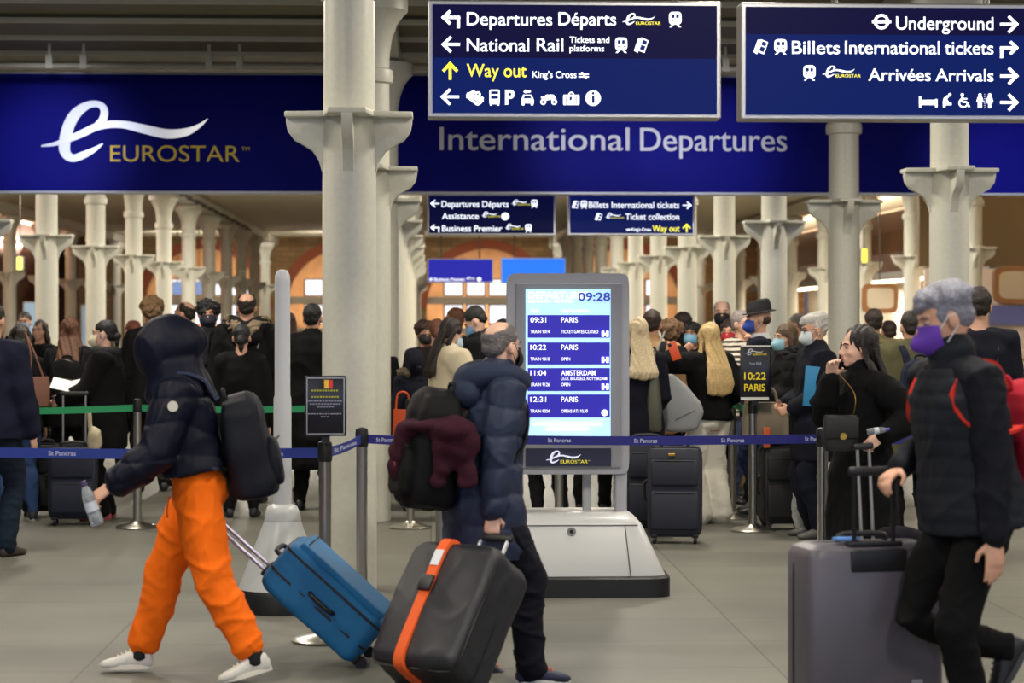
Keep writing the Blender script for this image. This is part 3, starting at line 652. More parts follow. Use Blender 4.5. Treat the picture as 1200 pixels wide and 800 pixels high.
def person(label, P, yaw, H=1.7, fem=False, lean=0, side=0, drop=0, off=(0, 0), head=(0, 0, 0), hl=None, hr=None, el=None, er=None, fl=None, fr=None, nl=None, nr=None, curl=(22, 22), thumb=(0, 0),
           skin='a', hair=('short', (40, 30, 24)), top=None, legs=((24, 24, 30), 'slim'), shoes=(26, 26, 28), sole=None, socks=None, mask=None, fine=False, face=True, group=None, world=False, hair_seed=3):
    k = H / 1.75; A = Pose(); yaw = math.radians(yaw)
    r = thing('person', label, 'person', P, yaw, group); RM = Matrix.Translation(P) @ Matrix.Rotation(yaw, 4, 'Z'); IM = RM.inverted(); A.root, A.M, A.H, A.k = r, RM, H, k
    def loc(t): return None if t is None else (IM @ V(t) if world else V(t))
    X, Yv = V((1, 0, 0)), V((0, 1, 0)); la, sa = math.radians(lean), math.radians(side)
    U = V((math.sin(sa), math.sin(la), math.cos(la))).normalized(); Fw = (Yv - U * U.y).normalized(); Rt = Fw.cross(U)
    pc = V((off[0], off[1], .515 * H - drop)); A.pc = pc
    def T(x, y, t): return pc + U * (t * H) + Rt * x + Fw * y
    A.T = T
    sh = (.086 if fem else .099) * H; hw = .050 * H; wscale = .93 if fem else 1
    # joints
    S = {-1: T(-sh, 0, .283), 1: T(sh, 0, .283)}; HP = {s: pc + X * (s * hw) - Z3 * .01 * H for s in (-1, 1)}
    l1, l2 = .176 * H, .15 * H; Wr, El = {}, {}
    for s, t, h in ((-1, loc(hl), el), (1, loc(hr), er)):
        if t is None: t = S[s] + V((s * .05 * H, .045 * H, -.318 * H))
        h = V(h) if h is not None else V((s * .35, -1, -.15)); El[s], Wr[s] = ik(S[s], t, l1, l2, h)
    A.wrist, A.elbow, A.shoulder = Wr, El, S
    An, Kn, Ft = {}, {}, {}
    for s, f in ((-1, fl), (1, fr)):
        g_ = f is not None
        if f is None: f = (s * .062 * H, .0, 0, 0, -s * 8)
        base = (IM @ V(f[:3])) if world and g_ else V(f[:3])
        R = Matrix.Rotation(math.radians(f[4]) - (yaw if world and g_ else 0), 4, 'Z') @ Matrix.Rotation(math.radians(-f[3]), 4, 'X')
        a = base + R @ V((0, 0, .078 * k)); kn, a2 = ik(HP[s], a, .245 * H, .235 * H, V((s * .06, 1, 0)))
        An[s], Kn[s] = a2, kn; Ft[s] = Matrix.Translation(a2 - R @ V((0, 0, .078 * k))) @ R
    A.ankle, A.knee = An, Kn
    nb = T(0, 0, .325); hd = nb + (U * .45 + Z3 * .55 + Yv * .12).normalized() * .087 * H; A.head = hd
    HMm = Matrix.Translation(hd) @ Matrix.Rotation(math.radians(head[0]), 4, 'Z') @ Matrix.Rotation(math.radians(-head[1]), 4, 'X') @ Matrix.Rotation(math.radians(head[2]), 4, 'Y'); A.HM = HMm
    M3 = HMm.to_3x3()
    def HL(x, y, z): return HMm @ V((x * k, y * k, z * k))
    A.HL = HL
    def hell(mb, c, rr, n1=16, n2=12): mb.ell(HL(*c), tuple(x * k for x in rr), M3, n1, n2)
    # ---- body: one continuous surface
    b = MB(); R = []
    for t, w, dp, fo in ((-.055, .06, .055, 0), (0, .088, .064, 0), (.06, .080, .058, 0), (.11, .072, .052, .004), (.2, .083, .058, .006), (.262, .092, .052, .004), (.3, .075, .042, 0), (.325, .034, .036, 0)):
        c = T(0, fo * H, t); R.append((c, Rt * (w * H * wscale), Fw * (dp * H)))
    b.sq(R, 20, .85)
    b.tube([T(0, -.004 * H, .29), nb, nb.lerp(hd, .45), HL(0, -.022, -.03)], [.045 * H, .034 * H, .032 * H * wscale, .032 * H * wscale], 14)
    hell(b, (0, -.012, .03), (.074, .096, .088)); hell(b, (0, .028, -.022), (.062, .066, .085)); hell(b, (0, .038, -.072), (.046, .05, .036)); hell(b, (0, .073, -.096), (.021, .02, .017), 10, 8)
    hell(b, (0, .076, .026), (.05, .021, .012), 12, 8)
    for s in (-1, 1):
        hell(b, (s * .034, .056, -.03), (.027, .03, .024), 10, 8); b.ell(HL(s * .076, -.006, -.012), (.011 * k, .022 * k, .032 * k), M3, 10, 8)
    b.tube([HL(0, .085, .018), HL(0, .104, -.014), HL(0, .113, -.03)], [.009 * k, .011 * k, .014 * k], 8); hell(b, (0, .098, -.036), (.019, .014, .010), 10, 8)
    hell(b, (0, .092, -.060), (.023, .012, .007), 10, 6); hell(b, (0, .090, -.073), (.021, .012, .008), 10, 6)
    for s in (-1, 1):
        b.tube([T(s * sh * .45, 0, .292), S[s], S[s].lerp(El[s], .4), El[s], El[s].lerp(Wr[s], .35), Wr[s]], [.030 * H, .029 * H, .025 * H, .021 * H, .021 * H, .0135 * H], 12)
        dv = (Wr[s] - El[s]).normalized(); n = (V(nl) if s < 0 and nl is not None else V(nr) if s > 0 and nr is not None else V((s, 0, .15)))
        hand(b, Wr[s], dv, n, s, k, curl[0 if s < 0 else 1], thumb[0 if s < 0 else 1])
        b.tube([HP[s] + Z3 * .02 * H, HP[s].lerp(Kn[s], .3), Kn[s], Kn[s].lerp(An[s], .35), An[s], An[s] - Z3 * .02], [.046 * H, .042 * H, .026 * H, .026 * H, .018 * H, .018 * H], 12)
        b.tube([Ft[s] @ V((0, -.03 * k, .045 * k)), Ft[s] @ V((0, .06 * k, .04 * k)), Ft[s] @ V((0, .13 * k, .026 * k))], [.026 * k, .03 * k, .018 * k], 10)
    bo = b.build('body', mat('skin_' + skin, SKIN[skin], .55, mottle=.06, scale=20), r, voxel=.0062 if fine else .0095, it=3 if fine else 2)
    if face:
        e = mat('eye_white', (168, 156, 148), .4); ir = mat('iris', (44, 30, 22), .3); brow = mat('brow_' + str(hair[1]), tuple(int(x * .75) for x in hair[1]), .8)
        for s in (-1, 1):
            q = MB(); q.ell(HL(s * .031, .078, .004), (.0135 * k, .011 * k, .0085 * k), M3, 12, 8); ey = q.build('eye', e, r)
            q = MB(); q.ell(HL(s * .031, .0868, .004), (.006 * k, .0036 * k, .006 * k), M3, 10, 6); q.build('iris', ir, ey)
            q = MB(); q.tube([HL(s * .014, .093, .023), HL(s * .032, .090, .030), HL(s * .050, .076, .023)], [.003 * k, .0045 * k, .003 * k], 6); q.build('eyebrow', brow, r)
    # ---- trousers
    vox = .0095 if fine else .0155
    if legs:
        col, style = dk(legs[0]), legs[1]; b = MB()
        RR = {'slim': (.056, .054, .040, .040, .030), 'straight': (.058, .058, .045, .043, .041), 'wide': (.060, .064, .062, .066, .070), 'jogger': (.064, .070, .056, .051, .042)}[style]
        b.ell(pc + Z3 * .0 * H - V((0, .004 * H, 0)), (.1 * H * (1.03 if fem else .98), .078 * H, .075 * H), None, 18, 12)
        for s in (-1, 1):
            tail = An[s].lerp(Kn[s], -.03) if style != 'jogger' else An[s].lerp(Kn[s], .1)
            b.tube([HP[s] + Z3 * .035 * H, HP[s], HP[s].lerp(Kn[s], .45) + V((0, .004 * H, 0)), Kn[s], Kn[s].lerp(An[s], .4) - V((0, .006 * H, 0)), tail], [RR[0] * H * .9, RR[0] * H, RR[1] * H, RR[2] * H, RR[3] * H, RR[4] * H], 16, True)
            if style == 'jogger': b.tube([tail.lerp(Kn[s], .06), tail.lerp(Kn[s], -.03)], [.042 * H, .036 * H], 14)
        b.sq([(T(0, 0, t), Rt * (w * H * wscale), Fw * (dp * H)) for t, w, dp in ((-.02, .100, .074), (.02, .100, .072), (.07, .090, .066), (.115, .082, .060))], 20, .85)
        o = b.build('trousers', mat('cloth_' + str(col), col, .85, bump=.2, scale=220), r, voxel=vox, it=4)
        displace(o, wob(hsh(label) % 999, .007, 24), crease(hsh(label) % 97 + 5, .010, 17, (1, 1, 1.5)))
    # ---- shoes
    if shoes:
        for s in (-1, 1):
            b = MB(); F = Ft[s]; rr = []
            for y, w, z0, z1 in ((-.068, .018, .022, .05), (-.055, .031, .004, .085), (-.02, .037, 0, .104), (.03, .039, 0, .098), (.075, .043, 0, .072), (.12, .046, 0, .056), (.16, .042, 0, .046), (.185, .03, .004, .036), (.197, .012, .01, .026)):
                rr.append((F @ V((0, y * k, (z0 + z1) / 2 * k)), F.to_3x3() @ V((w * k, 0, 0)), F.to_3x3() @ V((0, 0, (z1 - z0) / 2 * k))))
            b.sq(rr, 16, .75); so = b.build('shoe', mat('shoe_' + str(shoes), shoes, .5, mottle=.08, scale=40), r)
            if sole:
                b = MB(); rr = []
                for z in (0.0, .022): rr.append([F @ V((w * math.cos(a) * k, (y0 + .135 * math.sin(a)) * k, (z - .002) * k)) for a in [2 * PI * j / 20 for j in range(20)] for w, y0 in (((.044 if math.sin(a) > 0 else .04), .065),)])
                b.rings(rr); b.build('sole', mat('sole_' + str(sole), sole, .6), so)
                b = MB()
                for j in range(4): y = .045 + .02 * j; zt = (.094 - .010 * j) * k; b.tube([F @ V((-.022 * k, y * k, zt - .008 * k)), F @ V((0, (y + .004) * k, zt + .002)), F @ V((.022 * k, y * k, zt - .008 * k))], .0035 * k, 6)
                b.build('laces', mat('laces_' + str(top.get('laces', sole)), top.get('laces', sole), .7), so)
    if socks:
        for s in (-1, 1):
            b = MB(); b.tube([An[s] - Z3 * .02, An[s], An[s].lerp(Kn[s], .22)], [.027 * H, .026 * H, .027 * H], 14); b.build('sock', mat('sock_' + str(socks), socks, .9), r)
    A.ease = (top or {}).get('ease', .012)
    # ---- upper garments
    if top:
        col = dk(top['color']); e = top.get('ease', .012) * 1.0; hem = top.get('hem', .47) * H; flare = top.get('flare', 0); mt = top.get('mat') or mat('cloth_' + str(col), col, top.get('rough', .85), bump=.2, scale=200, sheen=top.get('sheen', 0))
        b = MB(); R = []; z = hem; zs = []
        while z < pc.z - .02 * H: zs.append(z); z += .06 * H
        for z in zs:
            q = (pc.z - z) / H; cy = (An[1] + An[-1]) / 2; g = V((pc.x, pc.y, z)).lerp(V((cy.x, cy.y, z)), min(.6, q * 1.0)); sp = abs(An[1].y - An[-1].y) * q * .55
            R.append((g, X * ((.115 * wscale + flare * q) * H + e), Yv * ((.090 + flare * q) * H + e + sp)))
        for t, w, dp in ((0, .114, .088), (.06, .102, .078), (.12, .093, .07), (.2, .098, .074), (.25, .104, .068), (.285, .088, .054), (.31, .060, .048), (.322, .050, .044)):
            R.append((T(0, .002 * H, t), Rt * (w * H * wscale + e), Fw * (dp * H + e)))
        if hem > pc.z + .01 * H: R = [q for q in R if (q[0] - pc).dot(U) > (hem - pc.z) - .012 * H]
        b.sq(R, 24, .8)
        ar = top.get('arm', 1.0)
        for s in (-1, 1):
            cuff = El[s].lerp(Wr[s], top.get('cuff', .97))
            b.tube([T(s * sh * .3, 0, .296), S[s] + Z3 * .002 * H, S[s].lerp(El[s], .45), El[s], El[s].lerp(Wr[s], .4), cuff], [(.036 * ar) * H + e * .5, (.0365 * ar) * H + e, (.033 * ar) * H + e, (.030 * ar) * H + e, (.028 * ar) * H + e, (.0215 * ar) * H + e * .7], 14)
        nk = top.get('neck', 'crew')
        if nk == 'high': b.tube([T(0, 0, .30), nb, nb.lerp(hd, .42)], [.055 * H, .047 * H, .043 * H], 16)
        if nk == 'collar': b.tube([T(0, -.006 * H, .305), nb.lerp(hd, .2)], [.055 * H, .047 * H], 16)
        o = b.build(top.get('name', 'coat'), mt, r, voxel=vox, it=top.get('smooth', 5)); A.coat = o
        if top.get('quilt'): displace(o, quilt(top['quilt'], top.get('qa', .014), 4), crease(5, .007, 24))
        else: displace(o, wob(hsh(label) % 991, top.get('wr', .007), 20), crease(hsh(label) % 83, .010, 15))
        if top.get('vest'):
            b = MB(); R = []
            for t, w, dp in ((-.03, .118, .096), (.02, .116, .094), (.06, .108, .086), (.12, .099, .079), (.2, .103, .081), (.25, .104, .074), (.285, .086, .060), (.312, .060, .052)): R.append((T(0, .002 * H, t), Rt * (w * H + e), Fw * (dp * H + e)))
            b.sq(R, 24, .8); b.tube([T(0, 0, .30), nb, nb.lerp(hd, .34)], [.060 * H, .052 * H, .049 * H], 16)
            o = b.build('vest', mat('cloth_vest', top['vest'], .75, bump=.2, scale=200), r, voxel=vox, it=4); displace(o, quilt(.062, .006, 2), crease(9, .008, 18))
        if top.get('hood_down'):
            b = MB(); hc = dk(top['hood_down']); pts = [T(-.05 * H, .05 * H, .315), T(-.075 * H, .0, .335), T(-.055 * H, -.055 * H, .33), T(0, -.085 * H, .31), T(.055 * H, -.055 * H, .33), T(.075 * H, 0, .335), T(.05 * H, .05 * H, .315)]
            b.tube([tuple(p) for p in crom([tuple(p) for p in pts], 4)], .034 * H * top.get('hood_size', 1), 12); b.ell(T(0, -.085 * H, .275), (.062 * H * top.get('hood_size', 1), .04 * H, .05 * H))
            displace(b.build('hood', mat('cloth_' + str(hc), hc, .8, bump=.2, scale=200), r, voxel=vox, it=3), wob(8, .012, 22))
        if top.get('fur'):
            b = MB(); pts = [T(-.06 * H, .035 * H, .335), T(-.085 * H, -.02 * H, .345), T(-.05 * H, -.085 * H, .325), T(0, -.115 * H, .30), T(.05 * H, -.085 * H, .325), T(.085 * H, -.02 * H, .345), T(.06 * H, .035 * H, .335)]
            b.tube([tuple(p) for p in crom([tuple(p) for p in pts], 5)], .027 * H, 10); displace(b.build('fur_trim', mat('fur_' + str(top['fur']), top['fur'], .95, bump=.8, scale=160), r, voxel=.01, it=1), wob(2, .012, 150))
        if top.get('hood_up'):
            hc = top['hood_up']; b = MB(); q = top.get('hood_size', 1.0)
            hell(b, (0, -.012, .025), (.108 * q, .138 * q, .135 * q), 20, 14); hell(b, (0, .05, .0), (.098 * q, .095 * q, .128 * q), 20, 14); b.tube([HL(0, .0, -.08), nb - Fw * .01, T(0, 0, .285)], [.112 * k * q, .122 * k * q, .140 * k * q], 16)
            displace(b.build('hood', mt, r, voxel=vox * .9, it=4), wob(9, .008, 18), crease(4, .012, 15))
        if top.get('scarf'):
            b = MB(); sc = top['scarf']; pts = [nb + Rt * (.055 * H * math.cos(a)) + Fw * (.055 * H * math.sin(a)) + U * .004 * H for a in [2 * PI * j / 12 for j in range(13)]]
            b.tube(pts, .024 * H, 10); b.tube([nb + Fw * .06 * H, T(.02 * H, .085 * H, .25), T(.02 * H, .09 * H, .16)], [.02 * H, .03 * H, .03 * H], 10, True, .5); displace(b.build('scarf', mat('knit_' + str(sc), sc, .9, bump=.5, scale=120), r, voxel=.012, it=3), wob(4, .006, 40))
        if top.get('shirt'):
            b = MB(); b.tube([T(0, .0, .315), nb.lerp(hd, .22)], [.047 * H, .041 * H], 18, False); b.build('shirt_collar', mat('cloth_' + str(top['shirt']), top['shirt'], .8), r, solid=.006)
    # ---- hair
    st, hc = hair[:2]; hlen = hair[2] if len(hair) > 2 else 1
    if st != 'none':
        b = MB(); hm = mat('hair_' + str(hc), hc, .55, bump=.5, scale=90, mottle=.25); fns = []
        hv = .007 if fine else .0105
        if st in ('short', 'bun', 'long', 'bob', 'curly', 'quiff', 'bald', 'fade'):
            q = {'curly': 1.12, 'long': 1.05, 'bob': 1.06}.get(st, 1.0)
            hell(b, (0, -.029 if st == 'long' else -.022, .044), (.081 * q, .099 * q, .086 * q), 20, 14); hell(b, (0, -.058, -.005), (.067 * q, .053 * q, .058 * q))
            fns = [wob(hair_seed, .0035, 110)]
        if st == 'quiff': hell(b, (0, .035, .088), (.066, .062, .034)); hell(b, (0, -.03, .075), (.085, .1, .062)); hell(b, (0, .072, .066), (.05, .03, .022)); fns = [wob(hair_seed, .007, 70), wob(2, .003, 140)]
        if st == 'curly':
            hell(b, (0, -.02, .05), (.102, .112, .092)); hell(b, (0, -.06, .0), (.088, .07, .075)); fns = [wob(hair_seed, .014, 75), wob(6, .008, 150)]
        if st == 'bun': hell(b, (0, -.118, -.02), (.042, .036, .042)); b.tube([HL(0, -.1, -.02), HL(0, -.12, -.08), HL(0, -.11, -.13)], [.02 * k, .03 * k, .012 * k], 10, True, .6)
        if st == 'bob':
            for s in (-1, 1): b.tube([HL(s * .06, -.0, .07), HL(s * .083, -.015, 0), HL(s * .08, -.01, -.07)], [.03 * k, .032 * k, .024 * k], 10)
            b.tube([HL(0, -.07, .05), HL(0, -.095, -.02), HL(0, -.08, -.09)], [.07 * k, .085 * k, .075 * k], 14, True, .45)
        if st == 'long':
            dn = U * -1
            base = HL(0, -.088, -.05); bk = T(0, -.100 * H, .255); lo = T(0, -.112 * H, .255 - .08 * hlen); l2_ = T(0, -.105 * H, .255 - .14 * hlen)
            b.tube([HL(0, -.05, .07), HL(0, -.094, .0), base, bk, lo, l2_], [.058 * k, .078 * k, .088 * k, .118 * k, .132 * k, .115 * k], 24, True, .26)
            for s in (-1, 1): b.tube([HL(s * .05, -.005, .088), HL(s * .080, -.006, .02), HL(s * .084, -.022, -.07), T(s * .072 * H, -.03 * H, .29), T(s * .078 * H, -.02 * H, .22)], [.02 * k, .024 * k, .028 * k, .032 * k, .014 * k], 10, True, .7)
            iM = HMm.inverted().to_3x3()
            def strands(co, no):
                x = co @ np.array(iM)[0]; y = co @ np.array(iM)[1]; z = co[:, 2]
                return .0045 * np.sin(x * 150 + y * 120 + 2.2 * np.sin(z * 9 + hair_seed)) + .005 * np.sin(x * 60 + z * 12)
            fns = [strands]
        if st == 'hat': hell(b, (0, -.04, -.01), (.077, .07, .05)); fns = []
        o = b.build('hair', hm, r, voxel=hv, it=2); displace(o, *fns) if fns else None
        if st == 'bald':                      # fringe round a bare crown
            bm = bmesh.new(); bm.from_mesh(o.data); iv = HMm.inverted(); kill = []
            for f in bm.faces:
                c = iv @ f.calc_center_median(); c = c / k
                if (c - V((0, -.062, .095))).length < .070 or c.z > .105 or (c.y > .02 and c.z > .055): kill.append(f)
            bmesh.ops.delete(bm, geom=kill, context='FACES'); bm.to_mesh(o.data); bm.free()
    # ---- face mask with ear loops
    if mask:
        mc, beak = mask if isinstance(mask[0], tuple) else (mask, 0)
        b = MB(); rows = []; nu, nv = 15, 9
        for i in range(nv):
            v = i / (nv - 1); z = -.112 + .112 * v; row = []
            for j in range(nu):
                a = math.radians(-74 + 148 * j / (nu - 1)); fr = math.sin(v * PI) ** .5 if 0 < v < 1 else 0
                rx = .058 + .012 * math.sin(v * PI) + .006 * v; ry = .050 + .018 * math.sin(v * PI) + .010 * v
                cz = z + .018 * (1 - math.cos(a)) * (.5 - v) * 2
                y = .032 + ry * math.cos(a) * (1 + .03) + max(0, math.cos(a * 1.15)) ** (2 + beak * 2) * (.012 + .020 * math.sin(min(1, v * 1.25) * PI) * (1 + 1.0 * beak)); row.append(HL(rx * math.sin(a) * 1.06, y, cz))
            rows.append(row)
        vs = [p for rw in rows for p in rw]; fs = [(i * nu + j, i * nu + j + 1, (i + 1) * nu + j + 1, (i + 1) * nu + j) for i in range(nv - 1) for j in range(nu - 1)]
        b.add(vs, fs); mo = b.build('face_mask', mat('mask_' + str(mc), mc, .75), r, solid=.003)
        b = MB()
        for s in (-1, 1):
            b.tube([HL(s * .066, .045, -.025), HL(s * .079, .01, .012), HL(s * .083, -.014, .012)], .0022 * k, 6); b.tube([HL(s * .064, .042, -.085), HL(s * .078, .005, -.05), HL(s * .083, -.014, -.03)], .0022 * k, 6)
        b.build('ear_loops', mat('loop_white', (226, 226, 226) if sum(mc) > 150 else (30, 30, 32), .7), mo)
    return A
def glasses(A):
    b = MB(); HL, k = A.HL, A.k
    for s in (-1, 1):
        b.tube([HL(s * .031 + .022 * math.cos(a), .100, .003 + .017 * math.sin(a)) for a in [2 * PI * j / 14 for j in range(15)]], .0025 * k, 6); b.tube([HL(s * .053, .098, .006), HL(s * .074, .05, .006), HL(s * .082, -.01, .0)], .0025 * k, 6)
    b.tube([HL(-.01, .101, .006), HL(.01, .101, .006)], .0022 * k, 6); b.build('glasses', mat('glasses_black', (22, 20, 20), .4), A.root)
def pack(A, label, rgb, size=(.30, .17, .46), t0=.30, dist=.105, both=True, strap=None, rough=.75, sag=0, logo_rgb=None, low=0, lift=0):
    """backpack on the wearer's back with shoulder straps"""
    w, d, h = size; H = A.H; T = A.T; top = T(0, -(dist * H + d * .45), t0); Rt = (T(1, 0, 0) - T(0, 0, 0)); Fw = (T(0, 1, 0) - T(0, 0, 0)); U = (T(0, 0, 1) - T(0, 0, 0)).normalized()
    U = (U + Fw * sag).normalized(); Fw = (Fw - U * Fw.dot(U)).normalized(); o = top - U * h; base = A.M @ o
    r = thing('backpack', label, 'backpack', base, A.root.rotation_euler.z)
    rgb = dk(rgb); m = mat('pack_' + str(rgb), rgb, rough, bump=.35, scale=260)
    def S(x, y, z): return Rt * x + Fw * y + U * z
    b = MB(); rr = []
    for z, q in ((0, .72), (.03, .92), (.15, 1.0), (.5, 1.0), (.8, .95), (.93, .8), (1.0, .45)): rr.append((S(0, d * .02 * (1 - q), z * h), Rt * (w / 2 * q), Fw * (d / 2 * q)))
    b.sq(rr, 26, .5); o1 = b.build('main_compartment', m, r, voxel=.011, it=4); displace(o1, wob(11, .008, 26))
    b = MB(); rr = []
    for z, q in ((.08, .6), (.12, .85), (.3, .95), (.48, .85), (.54, .5)): rr.append((S(0, -d * .5, z * h), Rt * (w / 2 * .82 * q), Fw * (d * .2 * q)))
    b.sq(rr, 22, .5); fp = b.build('front_pocket', m, r, voxel=.011, it=3)
    b = MB(); b.tube([tuple(p) for p in crom([S(-w * .36, -d * .62, h * .50), S(0, -d * .72, h * .53), S(w * .36, -d * .62, h * .50)], 4)], .004, 6); b.build('zip', mat('zip_dark', (12, 12, 14), .4), fp)
    b = MB(); b.tube([tuple(p) for p in crom([S(-w * .32, -d * .4, h * .62), S(-w * .36, -d * .38, h * .82), S(0, -d * .34, h * .97), S(w * .36, -d * .38, h * .82), S(w * .32, -d * .4, h * .62)], 5)], .005, 6); b.build('zip', mat('zip_dark', (12, 12, 14), .4), r)
    b = MB(); b.tube([tuple(p) for p in crom([S(-.04, d * .3, h * .96), S(-.03, d * .3, h * 1.05), S(.03, d * .3, h * 1.05), S(.04, d * .3, h * .96)], 4)], .009, 8); b.build('grab_handle', m, r)
    if logo_rgb: b = MB(); b.rbox(S(0, -d * .72, h * .34), (.07, .012, .022), .004); b.build('badge', mat('badge_' + str(logo_rgb), logo_rgb, .6), fp)
    sm = mat('pack_' + str(strap or rgb), strap or rgb, rough, bump=.35, scale=260); e = A.ease + .016 + lift
    for s in ((-1, 1) if both else (1,)):
        pts = [T(s * .045 * H, -.080 * H - e * .5, .25), T(s * .055 * H, -.052 * H - e * .5, .300 + e * .3 / H), T(s * .060 * H, .0, .306 + e * .8 / H), T(s * .063 * H, .042 * H + e * .6, .28)]
        pts += [T(s * .074 * H, .054 * H + e * .7, .235), T(s * .100 * H + e * .3, .034 * H + e * .4, .19), T(s * .112 * H, -.02 * H, .17), T(s * .09 * H, -.08 * H, .17)] if low else [T(s * .066 * H, .060 * H + e * .7, .22), T(s * .088 * H, .046 * H + e * .6, .14), T(s * .102 * H + e * .5, -.0 * H, .09), T(s * .095 * H, -.075 * H, .06)]
        P = [V(p[:3]) - o for p in crom([tuple(p) for p in pts], 5)]; b = MB(); n = len(P); cx = A.T(0, 0, .2) - o; rr = []
        for i, p in enumerate(P):
            tdir = (P[min(i + 1, n - 1)] - P[max(i - 1, 0)]).normalized(); out = Rt; nn = tdir.cross(out).normalized(); out = nn.cross(tdir); hw, ht = .026 * A.k, .006
            rr.append([p + out * hw + nn * ht, p - out * hw + nn * ht, p - out * hw - nn * ht, p + out * hw - nn * ht])
        b.rings(rr); b.build('shoulder_strap', sm, r)
    return r
# ------------------------------------------------------------------ departures board
def kiosk():
    K = at(666, 690, 12.75); K.z = 0
    r = thing('departures_board', 'grey freestanding departures board with lit screen on a sloped white base', 'display board', K)
    Yf = K.y - .13
    def X(px): return on_y(px, 400, Yf).x - K.x
    def Z(py): return on_y(666, py, Yf).z
    G = mat('board_grey', (168, 168, 174), .45); G2 = mat('board_face', (142, 142, 148), .5)
    l, rr, zt, zb = X(595), X(738), Z(320), Z(556); w = rr - l; cx = (l + rr) / 2
    b = MB(); b.sq([((cx, -.10, (zt + zb) / 2), (w / 2, 0, 0), (0, 0, (zt - zb) / 2)), ((cx, .12, (zt + zb) / 2), (w / 2, 0, 0), (0, 0, (zt - zb) / 2))], 48, .09); b.build('casing', G, r)
    b = MB(); b.box((cx, -.105, (zt + zb) / 2 - .01), (w - .10, .03, zt - zb - .10)); b.build('front_panel', G2, r, smooth=False, bevel=.006)
    for px in (604, 729):
        b = MB(); b.rbox((X(px), 0, (zb + .44) / 2 + .02), (.075, .16, zb - .42), .01); b.build('support_leg', G, r)
    b = MB(); b.rbox((X(690), .05, .6), (.05, .06, .42), .01); b.build('support_leg', G, r)
    def quad(name, x0, y0, x1, y1, m, off, parent=r):
        b = MB(); a, c = X(x0), X(x1); b.box(((a + c) / 2, -.13 + .004 - off, (Z(y0) + Z(y1)) / 2), (c - a, .012, Z(y0) - Z(y1))); return b.build(name, m, parent, smooth=False)
    sc = quad('screen', 616, 339, 715.5, 512, E('screen_cyan', (176, 220, 242), .56), 0)
    rows = [(369, 395.5), (401, 427), (431, 458), (462, 489)]
    for y0, y1 in rows: quad('screen_row', 618.5, y0, 714.5, y1, E('screen_blue', (36, 28, 152), .55), .004, sc)
    quad('name_plate', 616, 525, 716, 546, mat('plate_navy', (34, 36, 62), .4), 0)
    tx = MB(); Yt = Yf - .016 + .004
    def T(s, x0, x1, base, cap, bo=.004): lettering(tx, s, x0, x1, base, cap, Yt, bo, .006)
    for (y0, _), tm, ds, wd, tr, st, w2 in zip(rows, ('09:31', '10:22', '11:04', '12:31'), ('PARIS', 'PARIS', 'AMSTERDAM', 'PARIS'), (677, 677, 698, 677), ('9014', '9018', '9126', '9024'), ('TICKET GATES CLOSED', 'OPEN', 'OPEN', 'OPENS AT: 10:30'), (701, 668, 668, 688.5)):
        T(tm, 621.5, 640, y0 + 9.5 - .8, 6); T(ds, 657.5, wd, y0 + 9.5 - .8, 6); T('TRAIN ' + tr, 621.5, 644, y0 + 21.3, 3.7); T(st, 657.5, w2, y0 + 21.3, 3.7)
    T('LILLE, BRUSSELS, ROTTERDAM', 657.5, 711, 445, 3)
    for y0 in (387.5, 418, 449.5):
        tx.mark('status_symbol')
        for dx in (0, 5.3): flat_poly(tx, [(705 + dx, y0), (708 + dx, y0), (708 + dx, y0 + 7), (705 + dx, y0 + 7)], Yt, .006)
        flat_poly(tx, [(707, y0 + 2.5), (711, y0 + 2.5), (711, y0 + 5), (707, y0 + 5)], Yt, .006)
    tx.mark('information_symbol'); flat_poly(tx, circ(708.5, 483.5, 3.9, 16), Yt, .006)
    T('DEPARTURES', 619, 690, 349.5, 7.5); T('DÉPARTS - VERTREK', 619, 672, 354.5, 3.2); T('TIME', 621, 631, 366, 3); T('DESTINATION', 657.5, 690, 366, 3)
    for y0, a, c in ((495.5, 624, 707), (501.5, 640, 690)):
        n = 16; tx.mark('small_print')
        for k in range(n): x = a + (c - a) * k / n; flat_poly(tx, [(x, y0), (x + (c - a) / n * .75, y0), (x + (c - a) / n * .75, y0 + 2.6), (x, y0 + 2.6)], Yt, .004)
    for v in (tx,): shift(v, K)
    build_split(tx, E('screen_white', (246, 248, 255), .8), sc)
    ck = MB(); lettering(ck, '09:28', 677.5, 715, 352, 9, Yt, .02, .008); shift(ck, K); ck.build('clock_lettering', E('screen_clock', (36, 44, 160), .5), sc, smooth=False)
    pl = [o for o in COL.objects if o.name.startswith('name_plate')][-1]
    place(r, lambda: logo(r, 638, 525, .0455, Yt, mat('logo_white', (224, 226, 246), .5, emit=.3), mat('logo_yellow', (240, 226, 70), .5, emit=.25), .004))
    # base: sloped white body, lid, plinth, lock
    Wt = mat('kiosk_white', (206, 206, 204), .3); hb, ht = .57, .40
    b = MB(); b.sq([((0, .02, .10), (hb, 0, 0), (0, .37, 0)), ((0, .02, .12), (hb, 0, 0), (0, .37, 0)), ((0, .0, .42), (ht + .03, 0, 0), (0, .27, 0)), ((0, .0, .455), (ht, 0, 0), (0, .25, 0)), ((0, 0, .485), (ht - .05, 0, 0), (0, .21, 0))], 44, .22); b.build('base_body', Wt, r)
    b = MB(); b.sq([((0, .02, 0), (hb + .025, 0, 0), (0, .395, 0)), ((0, .02, .11), (hb + .025, 0, 0), (0, .395, 0)), ((0, .02, .125), (hb, 0, 0), (0, .37, 0))], 44, .22); b.build('plinth', mat('plinth_black', (20, 20, 22), .5), r)
    s = MB()
